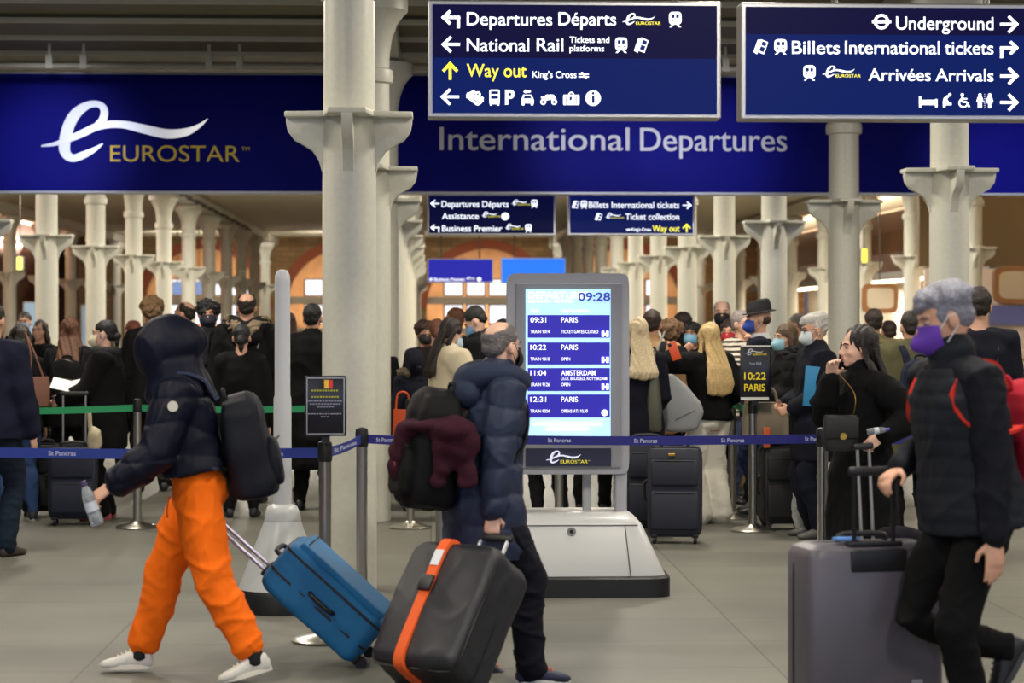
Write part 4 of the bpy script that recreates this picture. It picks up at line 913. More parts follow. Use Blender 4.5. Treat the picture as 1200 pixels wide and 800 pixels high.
    s.box((0, -.272, .42), (.80, .006, .006)); s.add([(.345, -.36, .12), (.352, -.36, .12), (.325, -.268, .42), (.318, -.268, .42), (.345, -.33, .12), (.352, -.33, .12), (.325, -.25, .42), (.318, -.25, .42)], [(0, 1, 2, 3), (4, 5, 6, 7), (0, 3, 7, 4), (1, 2, 6, 5)])
    s.build('panel_seam', mat('seam_grey', (92, 92, 92), .6), r, smooth=False)
    b = MB(); b.tube([(.0, -.29, .385), (0, -.255, .385)], .026, 18, False); lk = b.build('lock', M_STEEL, r); b = MB(); b.tube([(0, -.294, .385), (0, -.28, .385)], .012, 12, False); b.build('keyhole', M_BLACK, lk)
    return r
kiosk()

# ------------------------------------------------------------------ tall bollard on a cone
P = gpx(331, 714)
r = thing('sign_bollard', 'tall pale pole on a conical white base with a black plinth', 'bollard', P)
Wt = mat('bollard_white', (190, 192, 192), .35)
b = MB(); b.lathe((0, 0, 0), [(.052, .55), (.050, 1.2), (.044, 1.22), (.044, 1.87), (.042, 1.9), (.03, 1.925), (.01, 1.932)], 24); b.build('pole', mat('pole_grey', (190, 192, 196), .4), r)
b = MB(); b.lathe((0, 0, 0), [(.25, .125), (.105, .50), (.103, .505)], 32); b.build('cone', Wt, r)
b = MB(); b.lathe((0, 0, 0), [(.103, .507), (.10, .55), (.085, .585), (.055, .60), (.04, .605)], 32); b.build('cone_cap', Wt, r)
b = MB(); b.lathe((0, 0, 0), [(.265, 0), (.268, .10), (.255, .127)], 32); b.build('plinth', mat('plinth_black', (20, 20, 22), .5), r)

# ------------------------------------------------------------------ belt barriers
def post(P, label, h=1.03, proto=[None]):
    if proto[0]: return dup(proto[0], P, None, label)
    r = thing('barrier_post', label, 'barrier post', P, 0, 'steel barrier posts'); proto[0] = r
    b = MB(); b.lathe((0, 0, 0), [(.17, 0), (.172, .012), (.15, .026), (.06, .042), (.045, .06)], 32); b.build('base_plate', M_STEEL, r)
    b = MB(); b.lathe((0, 0, 0), [(.032, .04), (.032, .93)], 20); b.build('pole', M_STEEL, r)
    b = MB(); b.lathe((0, 0, 0), [(.034, .92), (.037, .93), (.037, 1.0), (.034, 1.02), (.012, h)], 20); b.build('belt_head', M_BLACK, r)
    return r
PA = gnd(381, 10.7); PB = gnd(424, 12.0); PC = gnd(517, 12.0); PD = gnd(964, 12.0); PG = gnd(161, 16.6); PH = gnd(481, 16.6); PI_ = gnd(858, 17.4); PF = gnd(882, 16.35); PL = gnd(-120, 10.9); PR = gnd(1250, 12.2); PJ = gnd(348, 17); PK = gnd(655, 15.2)
post(PA, 'steel barrier post carrying the Belgian notice, beside the tall pole')
post(PB, 'steel barrier post right in front of the large iron column')
post(PC, 'steel barrier post behind the man in the quilted jacket')
post(PD, 'steel barrier post beside the woman on the phone')
post(PG, 'steel barrier post behind the person in orange trousers, holding a green belt')
post(PH, 'steel barrier post behind the backpack with the maroon jacket')
post(PI_, 'steel barrier post behind the Paris notice, left of it')
post(PF, 'steel barrier post carrying the black Paris notice')
post(PK, 'steel barrier post seen through the gap under the departures board')
def tape(label, pts, z, rgb, words=None, h=.052):
    mid = (V(pts[0]) + V(pts[-1])) / 2; r = thing('barrier_tape', label, 'barrier belt', (mid.x, mid.y, z), 0)
    b = MB()
    for p, q in zip(pts[:-1], pts[1:]):
        p, q = V(p), V(q); d = (q - p); L = d.length; d.normalize(); n = V((d.y, -d.x, 0)); N = max(2, int(L / .25)); R = []
        for k in range(N + 1):
            c = p + d * (L * k / N) - V(mid) ; c.z = -.012 * math.sin(PI * k / N)
            R.append([c + n * .0015 + V((0, 0, h / 2)), c - n * .0015 + V((0, 0, h / 2)), c - n * .0015 - V((0, 0, h / 2)), c + n * .0015 - V((0, 0, h / 2))])
        b.rings(R)
    b.build('belt', mat('belt_' + str(rgb), rgb, .55, bump=.1, scale=400), r, smooth=False)
    if words:
        co, fs = text_mesh('St Pancras', .01); a, c = co[:, 0].min(), co[:, 0].max(); t = MB()
        for px, pw in words:
            for p, q in zip(pts[:-1], pts[1:]):
                p, q = V(p), V(q)
                def hit(x):
                    ray = FV + RV * ((x - CX) / FPX); d = q - p; den = ray.x * d.y - ray.y * d.x
                    s_ = (p.x * d.y - p.y * d.x) / den; X = V((ray.x * s_, ray.y * s_, 0)); return X, (X - p).dot(d) / d.length_squared
                X0, u0 = hit(px); X1, u1 = hit(px + pw)
                if not 0 <= u0 <= 1: continue
                ex = (X1 - X0); Lw = ex.length; ex.normalize(); n = V((ex.y, -ex.x, 0)); k = Lw / (c - a)
                sag = -.012 * math.sin(PI * u0)
                t.add([X0 + ex * ((v[0] - a) * k) + n * .003 + V((0, 0, sag - .011 + v[1] * .033)) - V(mid) for v in co], fs)
                break
        t.build('belt_lettering', mat('belt_white', (196, 200, 226), .6), r, smooth=False)
    return r
tape('blue barrier belt on the left running behind the person in orange trousers', [PL, PA], .965, (28, 52, 140), [(57, 32), (290, 42)])
tape('short blue barrier belt crossing the large iron column', [PA, PB], .965, (24, 40, 124), [(391, 26)])
tape('long blue barrier belt running in front of the departures board', [PB, PC, PD], .965, (22, 24, 120), [(441, 24), (542, 25), (642, 27), (743, 27), (845, 27), (943, 25)])
tape('blue barrier belt between the woman on the phone and the grey-haired man', [PD, PR], .965, (22, 24, 120), [(1100, 26)])
GREEN = (28, 140, 88)
tape('green barrier belt behind the people queuing on the left', [gnd(-60, 16.0), PG], .955, GREEN)
tape('green barrier belt passing behind the tall pale pole', [PG, gnd(360, 16.4)], .955, GREEN)
tape('green barrier belt beside the cream-jacketed woman', [PH, gnd(640, 16.2)], .955, GREEN)
tape('short green barrier belt left of the Paris notice', [PI_, PF], .955, GREEN)
tape('green barrier belt right of the Paris notice', [PF, gnd(1030, 16.75)], .94, GREEN)
# notices on posts
def notice(label, x0, y0, x1, y1, d, rim):
    c = at((x0 + x1) / 2, y1, d); Y = c.y - .03; a, e = on_y(x0, y1, Y), on_y(x1, y0, Y); w, h = e.x - a.x, e.z - a.z
    r = thing('notice_sign', label, 'sign', (a.x, Y, a.z)); b = MB(); b.rbox((w / 2, .012, h / 2), (w, .022, h), .006); b.build('backing', mat('notice_' + str(rim), (16, 16, 24), .3), r)
    b = MB(); b.box((w / 2, .035, -.01), (.04, .03, .06)); b.build('post_clip', M_BLACK, r)
    return r, Y, w, h
n1, Y, w, h = notice('small black upright notice with a Belgian flag on a barrier post', 357, 440, 406, 511, 10.66, 1)
b = MB(); m = .012
for c, d in (((w / 2, -.002, h - m), (w - .02, .006, .005)), ((w / 2, -.002, m), (w - .02, .006, .005)), ((m, -.002, h / 2), (.005, .006, h - .02)), ((w - m, -.002, h / 2), (.005, .006, h - .02))): b.box(c, d)
b.build('frame', M_ALU, n1, smooth=False)
for i, c in enumerate(((20, 20, 20), (232, 186, 60), (204, 56, 52))):
    def fl(c=c, i=i):
        q = MB(); flat_poly(q, [(375 + i * 5, 445), (380 + i * 5, 445), (380 + i * 5, 455), (375 + i * 5, 455)], Y, .004); q.build('flag_stripe', mat('flag_%d' % i, c, .6), n1, smooth=False)
    place(n1, fl)
def lines(r, rows, rgb, Y):
    def f():
        q = MB()
        for y0, a, c, t in rows:
            k = int((c - a) / 3.2)
            for j in range(k):
                x = a + (c - a) * j / k; flat_poly(q, [(x, y0), (x + (c - a) / k * (.55 + .4 * random.random()), y0), (x + (c - a) / k * .6, y0 + t), (x, y0 + t)], Y, .003)
        q.build('small_print', mat('print_' + str(rgb), rgb, .6), r, smooth=False)
    place(r, f)
lines(n1, [(456.5, 365, 397, 2), (464, 365, 398, 1.8)], (170, 170, 50), Y)
lines(n1, [(469, 361, 402, 1.4), (472.5, 363, 400, 1.4), (476, 372, 392, 1.2), (484, 361, 401, 1.4), (487.5, 376, 386, 1.2)], (140, 136, 160), Y)
n2, Y, w, h = notice('black upright notice reading 10:22 Paris on a barrier post', 867.5, 404.5, 903.5, 469, 16.3, 2)
def f2():
    q = MB(); flat_poly(q, [(868, 404.6), (903, 404.6), (903, 405.9), (868, 405.9)], Y, .002); flat_poly(q, [(868, 465.2), (901, 465.2), (901, 468.6), (868, 468.6)], Y, .002); q.build('white_edge', M_WHITE, n2, smooth=False)
    q = MB(); lettering(q, '10:22', 872, 897.5, 444.5, 8, Y, .01, .002); lettering(q, 'PARIS', 872, 896.5, 458, 8, Y, .01, .002); q.build('lettering', mat('notice_yellow', (232, 204, 40), .6, emit=.15), n2, smooth=False)
    q = MB(); lettering(q, 'Train', 878, 884.5, 427, 2.6, Y, .0, .002); lettering(q, '9018', 886, 892, 427, 2.6, Y, .0, .002); build_split(q, mat('notice_white', (190, 190, 200), .6), n2)
    logo(n2, 872.5, 407, .0235, Y, mat('notice_white', (190, 190, 200), .6), mat('notice_yellow', (232, 204, 40), .6, emit=.15), .003, False)
place(n2, f2)

# ------------------------------------------------------------------ luggage
def case_matrix(P, yaw, tilt=0, roll=0):
    return Matrix.Translation(P) @ Matrix.Rotation(yaw, 4, 'Z') @ Matrix.Rotation(tilt, 4, 'X') @ Matrix.Rotation(roll, 4, 'Y')
def suitcase(label, M, size, rgb, hard=False, handle=.4, grip=(24, 24, 26), tube=M_ALU, rough=.6, four=True, gap=.16, group=None, pocket=True, band=None, wr=0):
    """local frame: x = width, -y = front face, z = up; M maps to the world"""
    w, d, h = size; r = thing('suitcase', label, 'suitcase'); r.matrix_world = M
    if group: r['group'] = group
    cl = mat('case_' + str(rgb), rgb, rough, bump=0 if hard else .25, scale=500); tr = mat('case_trim', (20, 20, 24), .5)
    z0 = .055
    b = MB(); b.rbox((0, 0, z0 + h / 2), (w, d, h), min(.05, d * .22), 40, .26 if hard else .22); sh = b.build('shell', cl, r, voxel=.011 if wr else 0, it=3)
    if wr: displace(sh, wob(7, wr, 14), crease(3, wr * 1.5, 10))
    zp = MB()
    for yy in ((-d * .12,) if hard else (-d * .34, d * .1)):
        zp.sq([((0, yy - .006, z0 + h / 2), (w / 2 + .003, 0, 0), (0, 0, h / 2 + .003)), ((0, yy + .006, z0 + h / 2), (w / 2 + .003, 0, 0), (0, 0, h / 2 + .003))], 40, .22)
    zp.build('zipper', tr, r)
    if not hard and pocket:
        for zc, hh in (((.30, .44), (.72, .30)) if pocket is True else ((.5, .86),)):
            b = MB(); b.rbox((0, -d / 2 - .004, z0 + h * zc), (w * .86, .045, h * hh), .02, 28, .25); pk = b.build('front_pocket', cl, r)
            b = MB(); b.tube([(-w * .36, -d / 2 - .028, z0 + h * (zc + hh * .44)), (w * .36, -d / 2 - .028, z0 + h * (zc + hh * .44))], .004, 6); b.build('pocket_zip', tr, pk)
    if hard:
        for k in (-1, 1):
            for j in range(2):
                b = MB(); b.tube([(k * w * (.2 + .16 * j), -d / 2 - .002, z0 + h * .12), (k * w * (.2 + .16 * j), -d / 2 - .002, z0 + h * .88)], .006, 8); b.build('rib', cl, r)
    b = MB(); b.tube([tuple(p) for p in crom([(-.10, -d * .1, z0 + h), (-.08, -d * .1, z0 + h + .028), (.08, -d * .1, z0 + h + .028), (.10, -d * .1, z0 + h)], 4)], .012, 8); b.build('carry_handle', tr, r)
    b = MB(); b.tube([tuple(p) for p in crom([(-w / 2, -d * .02, z0 + h * .38), (-w / 2 - .025, -d * .02, z0 + h * .42), (-w / 2 - .025, -d * .02, z0 + h * .58), (-w / 2, -d * .02, z0 + h * .62)], 4)], .012, 8); b.build('side_handle', tr, r)
    for sx in (-1, 1):
        for sy in ((-1, 1) if four else (1,)):
            b = MB(); c = V((sx * (w / 2 - .05), sy * (d / 2 - .045), .03)); b.tube([c - V((.012, 0, 0)), c + V((.012, 0, 0))], .03, 14, False); wh = b.build('wheel', tr, r)
            b = MB(); b.rbox(c + V((0, 0, .03)), (.05, .055, .03), .008); b.build('wheel_fork', tr, wh)
    if handle:
        hx = gap / 2
        for sx in (-1, 1):
            b = MB(); b.tube([(sx * hx, d * .32, z0 + h - .02), (sx * hx, d * .32, z0 + h + handle)], .0095, 10, False); b.build('handle_tube', tube, r)
        b = MB(); b.rbox((0, d * .32, z0 + h + handle), (gap + .05, .032, .036), .012, 20, .5); b.build('handle_grip', mat('grip', grip, .5), r)
        b = MB(); b.rbox((0, d * .32, z0 + h + .004), (gap + .07, .05, .02), .006); b.build('handle_socket', tr, r)
    return r
def axes_matrix(P, up, front):
    """frame whose z runs along up and whose -y faces along front"""
    z = up.normalized(); y = -(front - z * front.dot(z)).normalized(); x = y.cross(z)
    M = Matrix((x, y, z)).transposed().to_4x4(); M.translation = P; return M
# ------------------------------------------------------------------ the walkers in front
def L_(A, p): return A.M.inverted() @ V(p)
BLK, CHAR, NAV = (20, 20, 23), (34, 34, 37), (22, 26, 44)
# person in orange trousers
p1 = person('person in bright orange joggers and dark navy hooded jacket walking left with a bottle', gnd(232, 9.7), 93, 1.635, lean=11, drop=0, head=(0, 24, 0),
    hl=at(130, 570, 9.42), el=(-.3, -1, -.2), hr=at(244, 594, 10.0), er=(.4, -.6, -.4), fl=(*at(303, 788, 9.5), 14, 97), fr=(*gnd(162, 9.76), 0, 91), world=True,
    nl=(-.7, .3, .7), curl=(38, 55), thumb=(.8, .5), hair=('short', (30, 24, 20)), face=False, fine=True, shoes=(218, 214, 204), sole=(228, 222, 206), socks=(22, 22, 24),
    legs=((250, 112, 16), 'jogger'), top=dict(name='jacket', color=(14, 16, 40), hem=.545, ease=.034, arm=1.16, quilt=.115, qa=.011, hood_up=(14, 16, 40), hood_size=1.22, rough=.5, cuff=.89))
b = MB(); c = p1.shoulder[-1].lerp(p1.elbow[-1], .16) + V((-.098, -.005, .0)); b.tube([c, c + V((-.022, -.002, 0))], .024, 16, False); b.build('round_badge', mat('badge_white', (206, 202, 188), .6), p1.root)
b = MB(); c = p1.T(-.075, .128, .01); b.tube([c, c + V((-.01, .008, -.07)), c + V((.008, .006, -.10))], .004, 6); b.build('drawstring', mat('cord_orange', (226, 92, 18), .8), p1.root)
pack(p1, 'dark navy roll-top backpack on the person in orange trousers', (20, 24, 36), (.31, .21, .49), .255, .105, strap=(52, 60, 84), rough=.5, lift=.03)
# bottle in the hand
def bottle(label, P, ax, L, cap, water=(206, 214, 222)):
    z = ax.normalized(); x, y = frame_of(z); M = Matrix((x, y, z)).transposed().to_4x4(); M.translation = P
    r = thing('water_bottle', label, 'bottle'); r.matrix_world = M; k = L / .22
    b = MB(); b.lathe((0, 0, 0), [(r0 * k, z0 * k) for r0, z0 in ((.026, 0), (.031, .008), (.031, .05), (.0295, .055), (.031, .06), (.031, .12), (.029, .145), (.018, .178), (.0125, .19), (.0125, .2))], 22); b.build('bottle_body', mat('clear_plastic', water, .12, trans=.75), r)
    b = MB(); b.lathe((0, 0, 0), [(.0155 * k, .188 * k), (.0155 * k, .212 * k), (.010 * k, .214 * k)], 16); b.build('bottle_cap', mat('cap_' + str(cap), cap, .5), r)
    b = MB(); b.lathe((0, 0, 0), [(.0316 * k, .068 * k), (.0316 * k, .112 * k)], 22); b.build('bottle_label', mat('bottle_label', (190, 196, 204), .5), r)
    return r
bottle('clear water bottle with purple cap held by the person in orange trousers', at(115, 615, 9.40), at(98, 566, 9.40) - at(115, 615, 9.40), .215, (70, 52, 96))
# blue cabin case trailing behind
def place_case(label, up, front, wheel, size, **kw):
    """rest the tilted case on its two back wheels at the given ground point"""
    M = axes_matrix(V((0, 0, 0)), up, front); w, d, h = size; wl = M.to_3x3() @ V((0, d / 2 - .045, .03)); M.translation = V((wheel.x, wheel.y, .031)) - wl
    return suitcase(label, M, size, four=False, **kw), M
s1, M1 = place_case('bright blue soft cabin suitcase trailing tilted behind the orange trousers', V((-.745, .06, .667)), V((.70, -.1, .71)), gnd(428, 10.0), (.37, .27, .60), rgb=(10, 102, 156), handle=.44, rough=.65, gap=.13, pocket='one', wr=.004, tube=mat('handle_lilac', (170, 164, 186), .35, .6))
for zc in (.14, .40):
    b = MB(); b.tube([(.19, -.06, .055 + zc), (.19, .08, .055 + zc)], .011, 8); b.build('side_bar', mat('case_trim', (20, 20, 24), .5), s1)
b = MB(); b.rbox((.1, -.05, .6), (.07, .06, .035), .01); b.build('luggage_label', mat('tag_teal', (40, 120, 160), .5), s1)
# man with the quilted jacket
p2 = person('person in navy quilted jacket with bald crown walking right and looking at the board', gnd(566, 9.55), -72, 1.665, lean=7, drop=.015, head=(28, 4, 0),
    hr=at(577, 609, 9.33), er=(.5, -1, -.1), fr=(*gnd(621, 9.45), 0, -80), fl=(*at(556, 786, 9.75), 22, -80), world=True, nr=(.8, -.3, .3), curl=(25, 60), thumb=(0, .9), hair=('bald', (104, 98, 98)), fine=True, mask=(24, 24, 28),
    shoes=(32, 38, 66), sole=(226, 226, 222), legs=((18, 20, 34), 'straight'), skin='c', top=dict(name='quilted_jacket', color=(44, 51, 72), hem=.335, ease=.024, arm=1.07, quilt=.14, qa=.013, hood_down=(44, 51, 72), hood_size=1.06, rough=.42, neck='high', laces=(240, 104, 40), cuff=.96))
pack(p2, 'large black backpack on the man in the quilted jacket', (20, 20, 26), (.33, .23, .54), .275, .105, rough=.6, logo_rgb=(150, 60, 56))
def lump(name, label, cat, blobs, rgb, seed=2, vox=.012, amp=.014, fr=16, parent=None, bump=.3):
    b = MB(); c0 = V(blobs[0][0])
    c = V((c0.x, c0.y, min(V(q[0]).z - q[1][2] for q in blobs)))
    for p, rr in blobs: b.ell(V(p) - c, rr)
    o = b.build(name, mat('cloth_' + str(rgb), rgb, .9, bump=bump, scale=150), parent, voxel=vox, it=6); displace(o, wob(seed, amp, fr), wob(seed + 3, amp * .4, fr * 2.6)); o.location = c
    if label: tag(o, label, cat)
    return o
jk = lump('draped_jacket', 'maroon jacket draped over the black backpack of the man in the quilted jacket', 'jacket',
    [(at(505, 498, 9.40), (.13, .15, .045)), (at(530, 505, 9.30), (.10, .09, .06)), (at(540, 525, 9.27), (.085, .05, .09)), (at(548, 552, 9.27), (.05, .04, .08)), (at(520, 535, 9.27), (.07, .05, .09)), (at(512, 560, 9.28), (.04, .04, .05)), (at(485, 503, 9.42), (.085, .10, .065)), (at(474, 525, 9.42), (.062, .08, .11)), (at(467, 550, 9.42), (.045, .06, .06))], (54, 20, 34), 5, vox=.009, amp=.016, fr=22)
# his big black case with an orange strap
up2, fr2 = V((.36, .45, .82)), V((-.62, -.78, .2)); sz2 = (.47, .30, .60)
M2 = axes_matrix(V((0, 0, 0)), up2, fr2); g = M2.to_3x3() @ V((0, .30 * .32, .055 + .60 + .20)); M2.translation = at(585, 629, 9.33) - g
dz = (M2 @ V((0, .105, .03))).z - .031; M2.translation.z -= dz
s2c = suitcase('large black soft suitcase with an orange luggage strap in the foreground', M2, sz2, rgb=(30, 31, 38), four=False, handle=.20 + dz / .8, gap=.145, pocket=False, wr=.006, rough=.42, tube=mat('handle_white', (206, 208, 214), .3, .4))
def strap_ring(case, x, size, rgb, wd=.05):
    w, d, h = size; R = []; n = 40; z0 = .055 + h / 2
    for e in (.004, .009): pass
    pr = []
    for j in range(n):
        t = 2 * PI * j / n; c, s = math.cos(t), math.sin(t); pr.append((math.copysign(abs(c) ** .25, c), math.copysign(abs(s) ** .25, s)))
    ra = [[(xx, a * (d / 2 + e), z0 + q * (h / 2 + e)) for a, q in pr] for xx, e in ((x - wd / 2, .001), (x - wd / 2, .017), (x + wd / 2, .017), (x + wd / 2, .001))]
    b = MB(); b.rings(ra, False); o = b.build('luggage_strap', mat('strap_' + str(rgb), rgb, .7, bump=.3, scale=300), case)
    b = MB(); b.rbox((x, -d / 2 - .022, z0 + h * .12), (wd * 1.3, .02, .075), .006); b.build('buckle', M_BLACK, o)
    b = MB(); b.box((x, -d / 2 - .0185, z0 + h * .33), (wd * .9, .004, .075)); b.build('strap_label', mat('label_white', (222, 222, 226), .6), o)
strap_ring(s2c, -.045, sz2, (240, 96, 30))
# grey-haired man on the right
p3 = person('person with grey hair and purple mask in dark padded top pushing a grey suitcase', gnd(1142, 7.9), 110, 1.80, lean=10, drop=.01, head=(-16, 17, 0),
    hl=at(1166, 634, 7.64), el=(-.2, -1, 0), hr=at(1052, 549, 8.05), er=(.5, -.3, -1), fl=(*gnd(1146, 7.75), 0, 92), fr=(*at(1196, 772, 8.05), 58, 92), world=True, nl=(-1, .1, 0), nr=(.2, 0, 1), curl=(14, 42), thumb=(.2, .6),
    hair=('quiff', (128, 128, 140)), mask=((96, 52, 168), .9), fine=True, skin='a', shoes=(24, 24, 28), sole=(60, 60, 62), legs=((17, 17, 21), 'slim'),
    top=dict(name='padded_top', color=(20, 23, 34), hem=.50, ease=.014, arm=1.06, vest=(30, 33, 40), quilt=.06, qa=.002, neck='high', rough=.7, cuff=.97))
pack(p3, 'red backpack with red straps on the grey-haired man', (168, 28, 48), (.31, .19, .46), .25, .105, strap=(204, 50, 38), low=.07)
M3 = case_matrix(gnd(1013, 8.2), math.radians(190)); s3c = suitcase('large grey hard-shell suitcase with black zip pushed by the grey-haired man', M3, (.56, .30, .715), (88, 84, 92), hard=True, handle=.285, gap=.16, rough=.4, tube=mat('handle_black', (30, 30, 34), .4, .5))
b = MB(); b.sq([((.10, .06, .788), (.055, 0, 0), (0, .035, 0)), ((.10, .06, .796), (.055, 0, 0), (0, .035, 0))], 20, .8); b.build('luggage_tag', mat('tag_blue', (84, 138, 210), .5), s3c)
b = MB(); b.box((-.155, .152, .24), (.045, .006, .022)); b.build('maker_plate', mat('plate_grey', (170, 168, 176), .4, .6), s3c)
b = MB(); b.rbox((0, .148, .715), (.23, .02, .09), .01, 24, .4); b.build('handle_recess', mat('case_trim', (20, 20, 24), .5), s3c)
# woman on the phone
p4 = person('person with long dark hair in black coat holding a phone to the ear', gnd(1012, 11.5), 112, 1.615, fem=True, lean=2, head=(-14, 4, 0), hr=at(973, 441, 11.36), er=(.15, .35, -1), hl=at(1033, 512, 11.2), el=(-.6, -1, -.1), world=True,
    nr=(.5, -.2, .9), nl=(-.6, .2, .6), curl=(50, 40), thumb=(.9, .5), hair=('long', (30, 22, 20)), skin='c', fine=True, shoes=BLK, legs=(BLK, 'slim'), top=dict(name='long_coat', color=(17, 17, 20), hem=.13, ease=.022, arm=1.12, flare=.05, neck='collar', rough=.9))
b = MB(); b.ell(p4.HL(0, .101, -.060), (.021 * p4.k, .008 * p4.k, .008 * p4.k), p4.HM.to_3x3(), 12, 8); b.build('lips', mat('lips_rose', (168, 92, 88), .45), p4.root)
def phone(label, P, up, nrm, rgb=(22, 22, 26)):
    z = up.normalized(); y = (nrm - z * nrm.dot(z)).normalized(); x = y.cross(z); M = Matrix((x, y, z)).transposed().to_4x4(); M.translation = P
    r = thing('mobile_phone', label, 'phone'); r.matrix_world = M
    b = MB(); b.rbox((0, 0, .0), (.074, .009, .15), .004, 28, .22); b.build('phone_case', mat('phone_' + str(rgb), rgb, .4), r)
    b = MB(); b.box((0, -.0052, 0), (.066, .001, .138)); b.build('phone_screen', mat('phone_glass', (30, 34, 44), .15), r, smooth=False)
    b = MB(); b.rbox((.018, .006, .055), (.026, .004, .03), .002); b.build('camera_bump', M_BLACK, r)
phone('black phone held to the ear of the dark-haired woman', p4.M @ p4.HL(.088, .05, -.05), V((.12, 0, 1)), (p4.M @ p4.HL(1, 0, 0)) - (p4.M @ p4.HL(0, 0, 0)))
def handbag(label, P, yaw, size, rgb, strap=None, h=.0, flap=True, rough=.6, clasp=None, name='handbag', soft=0):
    r = thing(name, label, 'bag', P, math.radians(yaw)); w, d, hh = size; m = mat('bag_' + str(rgb), rgb, rough, bump=.2, scale=180)
    b = MB(); b.sq([((0, 0, 0), (w * .44, 0, 0), (0, d * .42, 0)), ((0, 0, .02), (w * .5, 0, 0), (0, d * .5, 0)), ((0, 0, hh * .6), (w * .5, 0, 0), (0, d * .46, 0)), ((0, 0, hh), (w * .46, 0, 0), (0, d * .3, 0))], 24, .5); o = b.build('bag_body', m, r)
    if flap: b = MB(); b.rbox((0, -d * .47, hh * .66), (w * .94, .02, hh * .62), .008); f = b.build('flap', m, r)
    if clasp: b = MB(); b.tube([(0, -d * .47 - .018, hh * .42), (0, -d * .47 - .008, hh * .42)], .018, 14, False); b.build('clasp', mat('gold', (190, 150, 70), .3, 1), r)
    for s in strap or (): b = MB(); b.tube([tuple(p) for p in crom(s, 6)], h or .006, 8); b.build('strap', mat('bagstrap_' + str(rgb), rgb, rough) if not clasp else mat('gold', (190, 150, 70), .3, 1), r)
    return r
P = at(985, 528, 11.18)
sh_ = p4.M @ p4.T(.06, .07, .325)
handbag('small black handbag with gold clasp on the woman on the phone', P, 5, (.19, .08, .19), (17, 17, 19), [[(.07, 0, .18), ((sh_.x - P.x) * .45 + .04, .0, .30), (sh_.x - P.x, sh_.y - P.y, sh_.z - P.z)]], .0028, clasp=1)
bottle('small water bottle with violet cap in the hand of the woman on the phone', at(1016, 506, 11.12), at(1040, 503, 11.12) - at(1016, 506, 11.12), .125, (80, 66, 190))
s4c = suitcase('small black suitcase with tall silver handle pulled by the woman on the phone', case_matrix(gnd(1027, 11.05), math.radians(8), .0, -.05), (.36, .22, .34), (24, 24, 28), handle=.58, gap=.065, pocket=False)
lump('black_bag', 'shiny black soft bag lying on the small suitcase behind the grey one', 'bag', [(at(1050, 628, 11.0), (.10, .10, .05)), (at(1072, 630, 11.05), (.07, .09, .045))], (26, 24, 32), 9, amp=.010, fr=30)

# ------------------------------------------------------------------ the queue
def q(label, px, ytop, d, yaw, **kw):
    H = EYE + (HY - ytop) * d / FPX; 
    st = kw.get('hair', ('short',))[0]
    H -= {'curly': .02, 'hat': .07}.get(st, .008)
    if kw.get('top', {}).get('hood_up'): H -= .05
    return person(label, gnd(px, d), yaw, H, **kw)
def coat(c, hem=.42, **k): k.update(color=c, hem=hem); return k
BR, DB, RD, BD, GR = (74, 46, 30), (36, 27, 22), (112, 54, 32), (196, 168, 124), (160, 156, 150)
MB_ = (150, 186, 212)
# left of the big column
q('person in navy coat and dark jeans cut off by the left edge', -9, 352, 14.6, -20, hair=('short', DB), legs=((26, 40, 58), 'straight'), shoes=(58, 48, 42), top=coat((22, 28, 52), .46, ease=.03, arm=1.2))
w2 = q('person with dark hair, black coat and blue jeans carrying a brown handbag', 24, 379, 17.2, 25, fem=True, hair=('bob', DB), legs=((62, 86, 130), 'slim'), shoes=(60, 60, 64), sole=(226, 226, 226), top=coat(BLK, .45, laces=(226, 226, 226)), face=False)
P = at(44, 476, 16.95); handbag('tan brown leather handbag hanging at the far left', P, 10, (.20, .11, .24), (134, 88, 70), [[(-.07, 0, .22), (-.05, 0, .4), (-.10, .05, .62)], [(.05, 0, .22), (-.02, 0, .42), (-.10, .05, .60)]], .008, flap=False)
q('person in black with pale mask standing behind the green belt at far left', 29, 364, 25, 178, hair=('short', DB), mask=(130, 150, 170), top=coat(BLK), legs=(BLK, 'slim'))
q('person with long dark hair in black coat beside the masked man at far left', 47, 374, 23.5, 165, fem=True, hair=('long', (46, 30, 24)), top=coat((26, 24, 26)), legs=(BLK, 'slim'))
w5 = q('person with long auburn hair seen from behind wearing a black backpack', 82, 371, 18.6, 2, fem=True, face=False, hair=('long', (92, 56, 36)), top=coat(CHAR, .42, ease=.03), legs=(BLK, 'slim'))
pack(w5, 'black backpack on the woman with long auburn hair', (26, 26, 30), (.28, .15, .38), .27, .10)
w6 = q('person with cream mask and black coat in profile holding papers', 124, 373, 17.3, 88, fem=True, hair=('bun', (22, 20, 22)), skin='c', mask=(226, 214, 184), hr=(.08, .36, .99), hl=(-.08, .36, .985), er=(.5, -.6, -1), el=(-.5, -.6, -1), curl=(45, 45), shoes=(150, 60, 76), sole=(96, 84, 60), legs=(BLK, 'straight'), top=coat((24, 24, 26), .36, ease=.03, arm=1.15, scarf=(40, 40, 44)))
r = thing('papers', 'open white papers held by the woman in the cream mask', 'papers', at(82, 453, 17.2))
for sx, ro in ((-.075, .25), (.075, -.2)):
    b = MB(); b.box((sx, 0, .02), (.15, .2, .004), Matrix.Rotation(.42, 3, 'X') @ Matrix.Rotation(ro, 3, 'Y')); b.build('sheet', mat('paper', (232, 232, 234), .7), r, smooth=False)
q('person with frizzy light brown hair behind the navy hood', 178, 345, 20.2, 15, face=False, hair=('curly', (120, 90, 58)), top=coat(BLK), legs=(BLK, 'slim'))
q('person with ginger hair behind the woman in the cream mask', 156, 374, 20.8, 40, fem=True, hair=('short', RD), top=coat((30, 28, 30)), legs=(BLK, 'slim'))
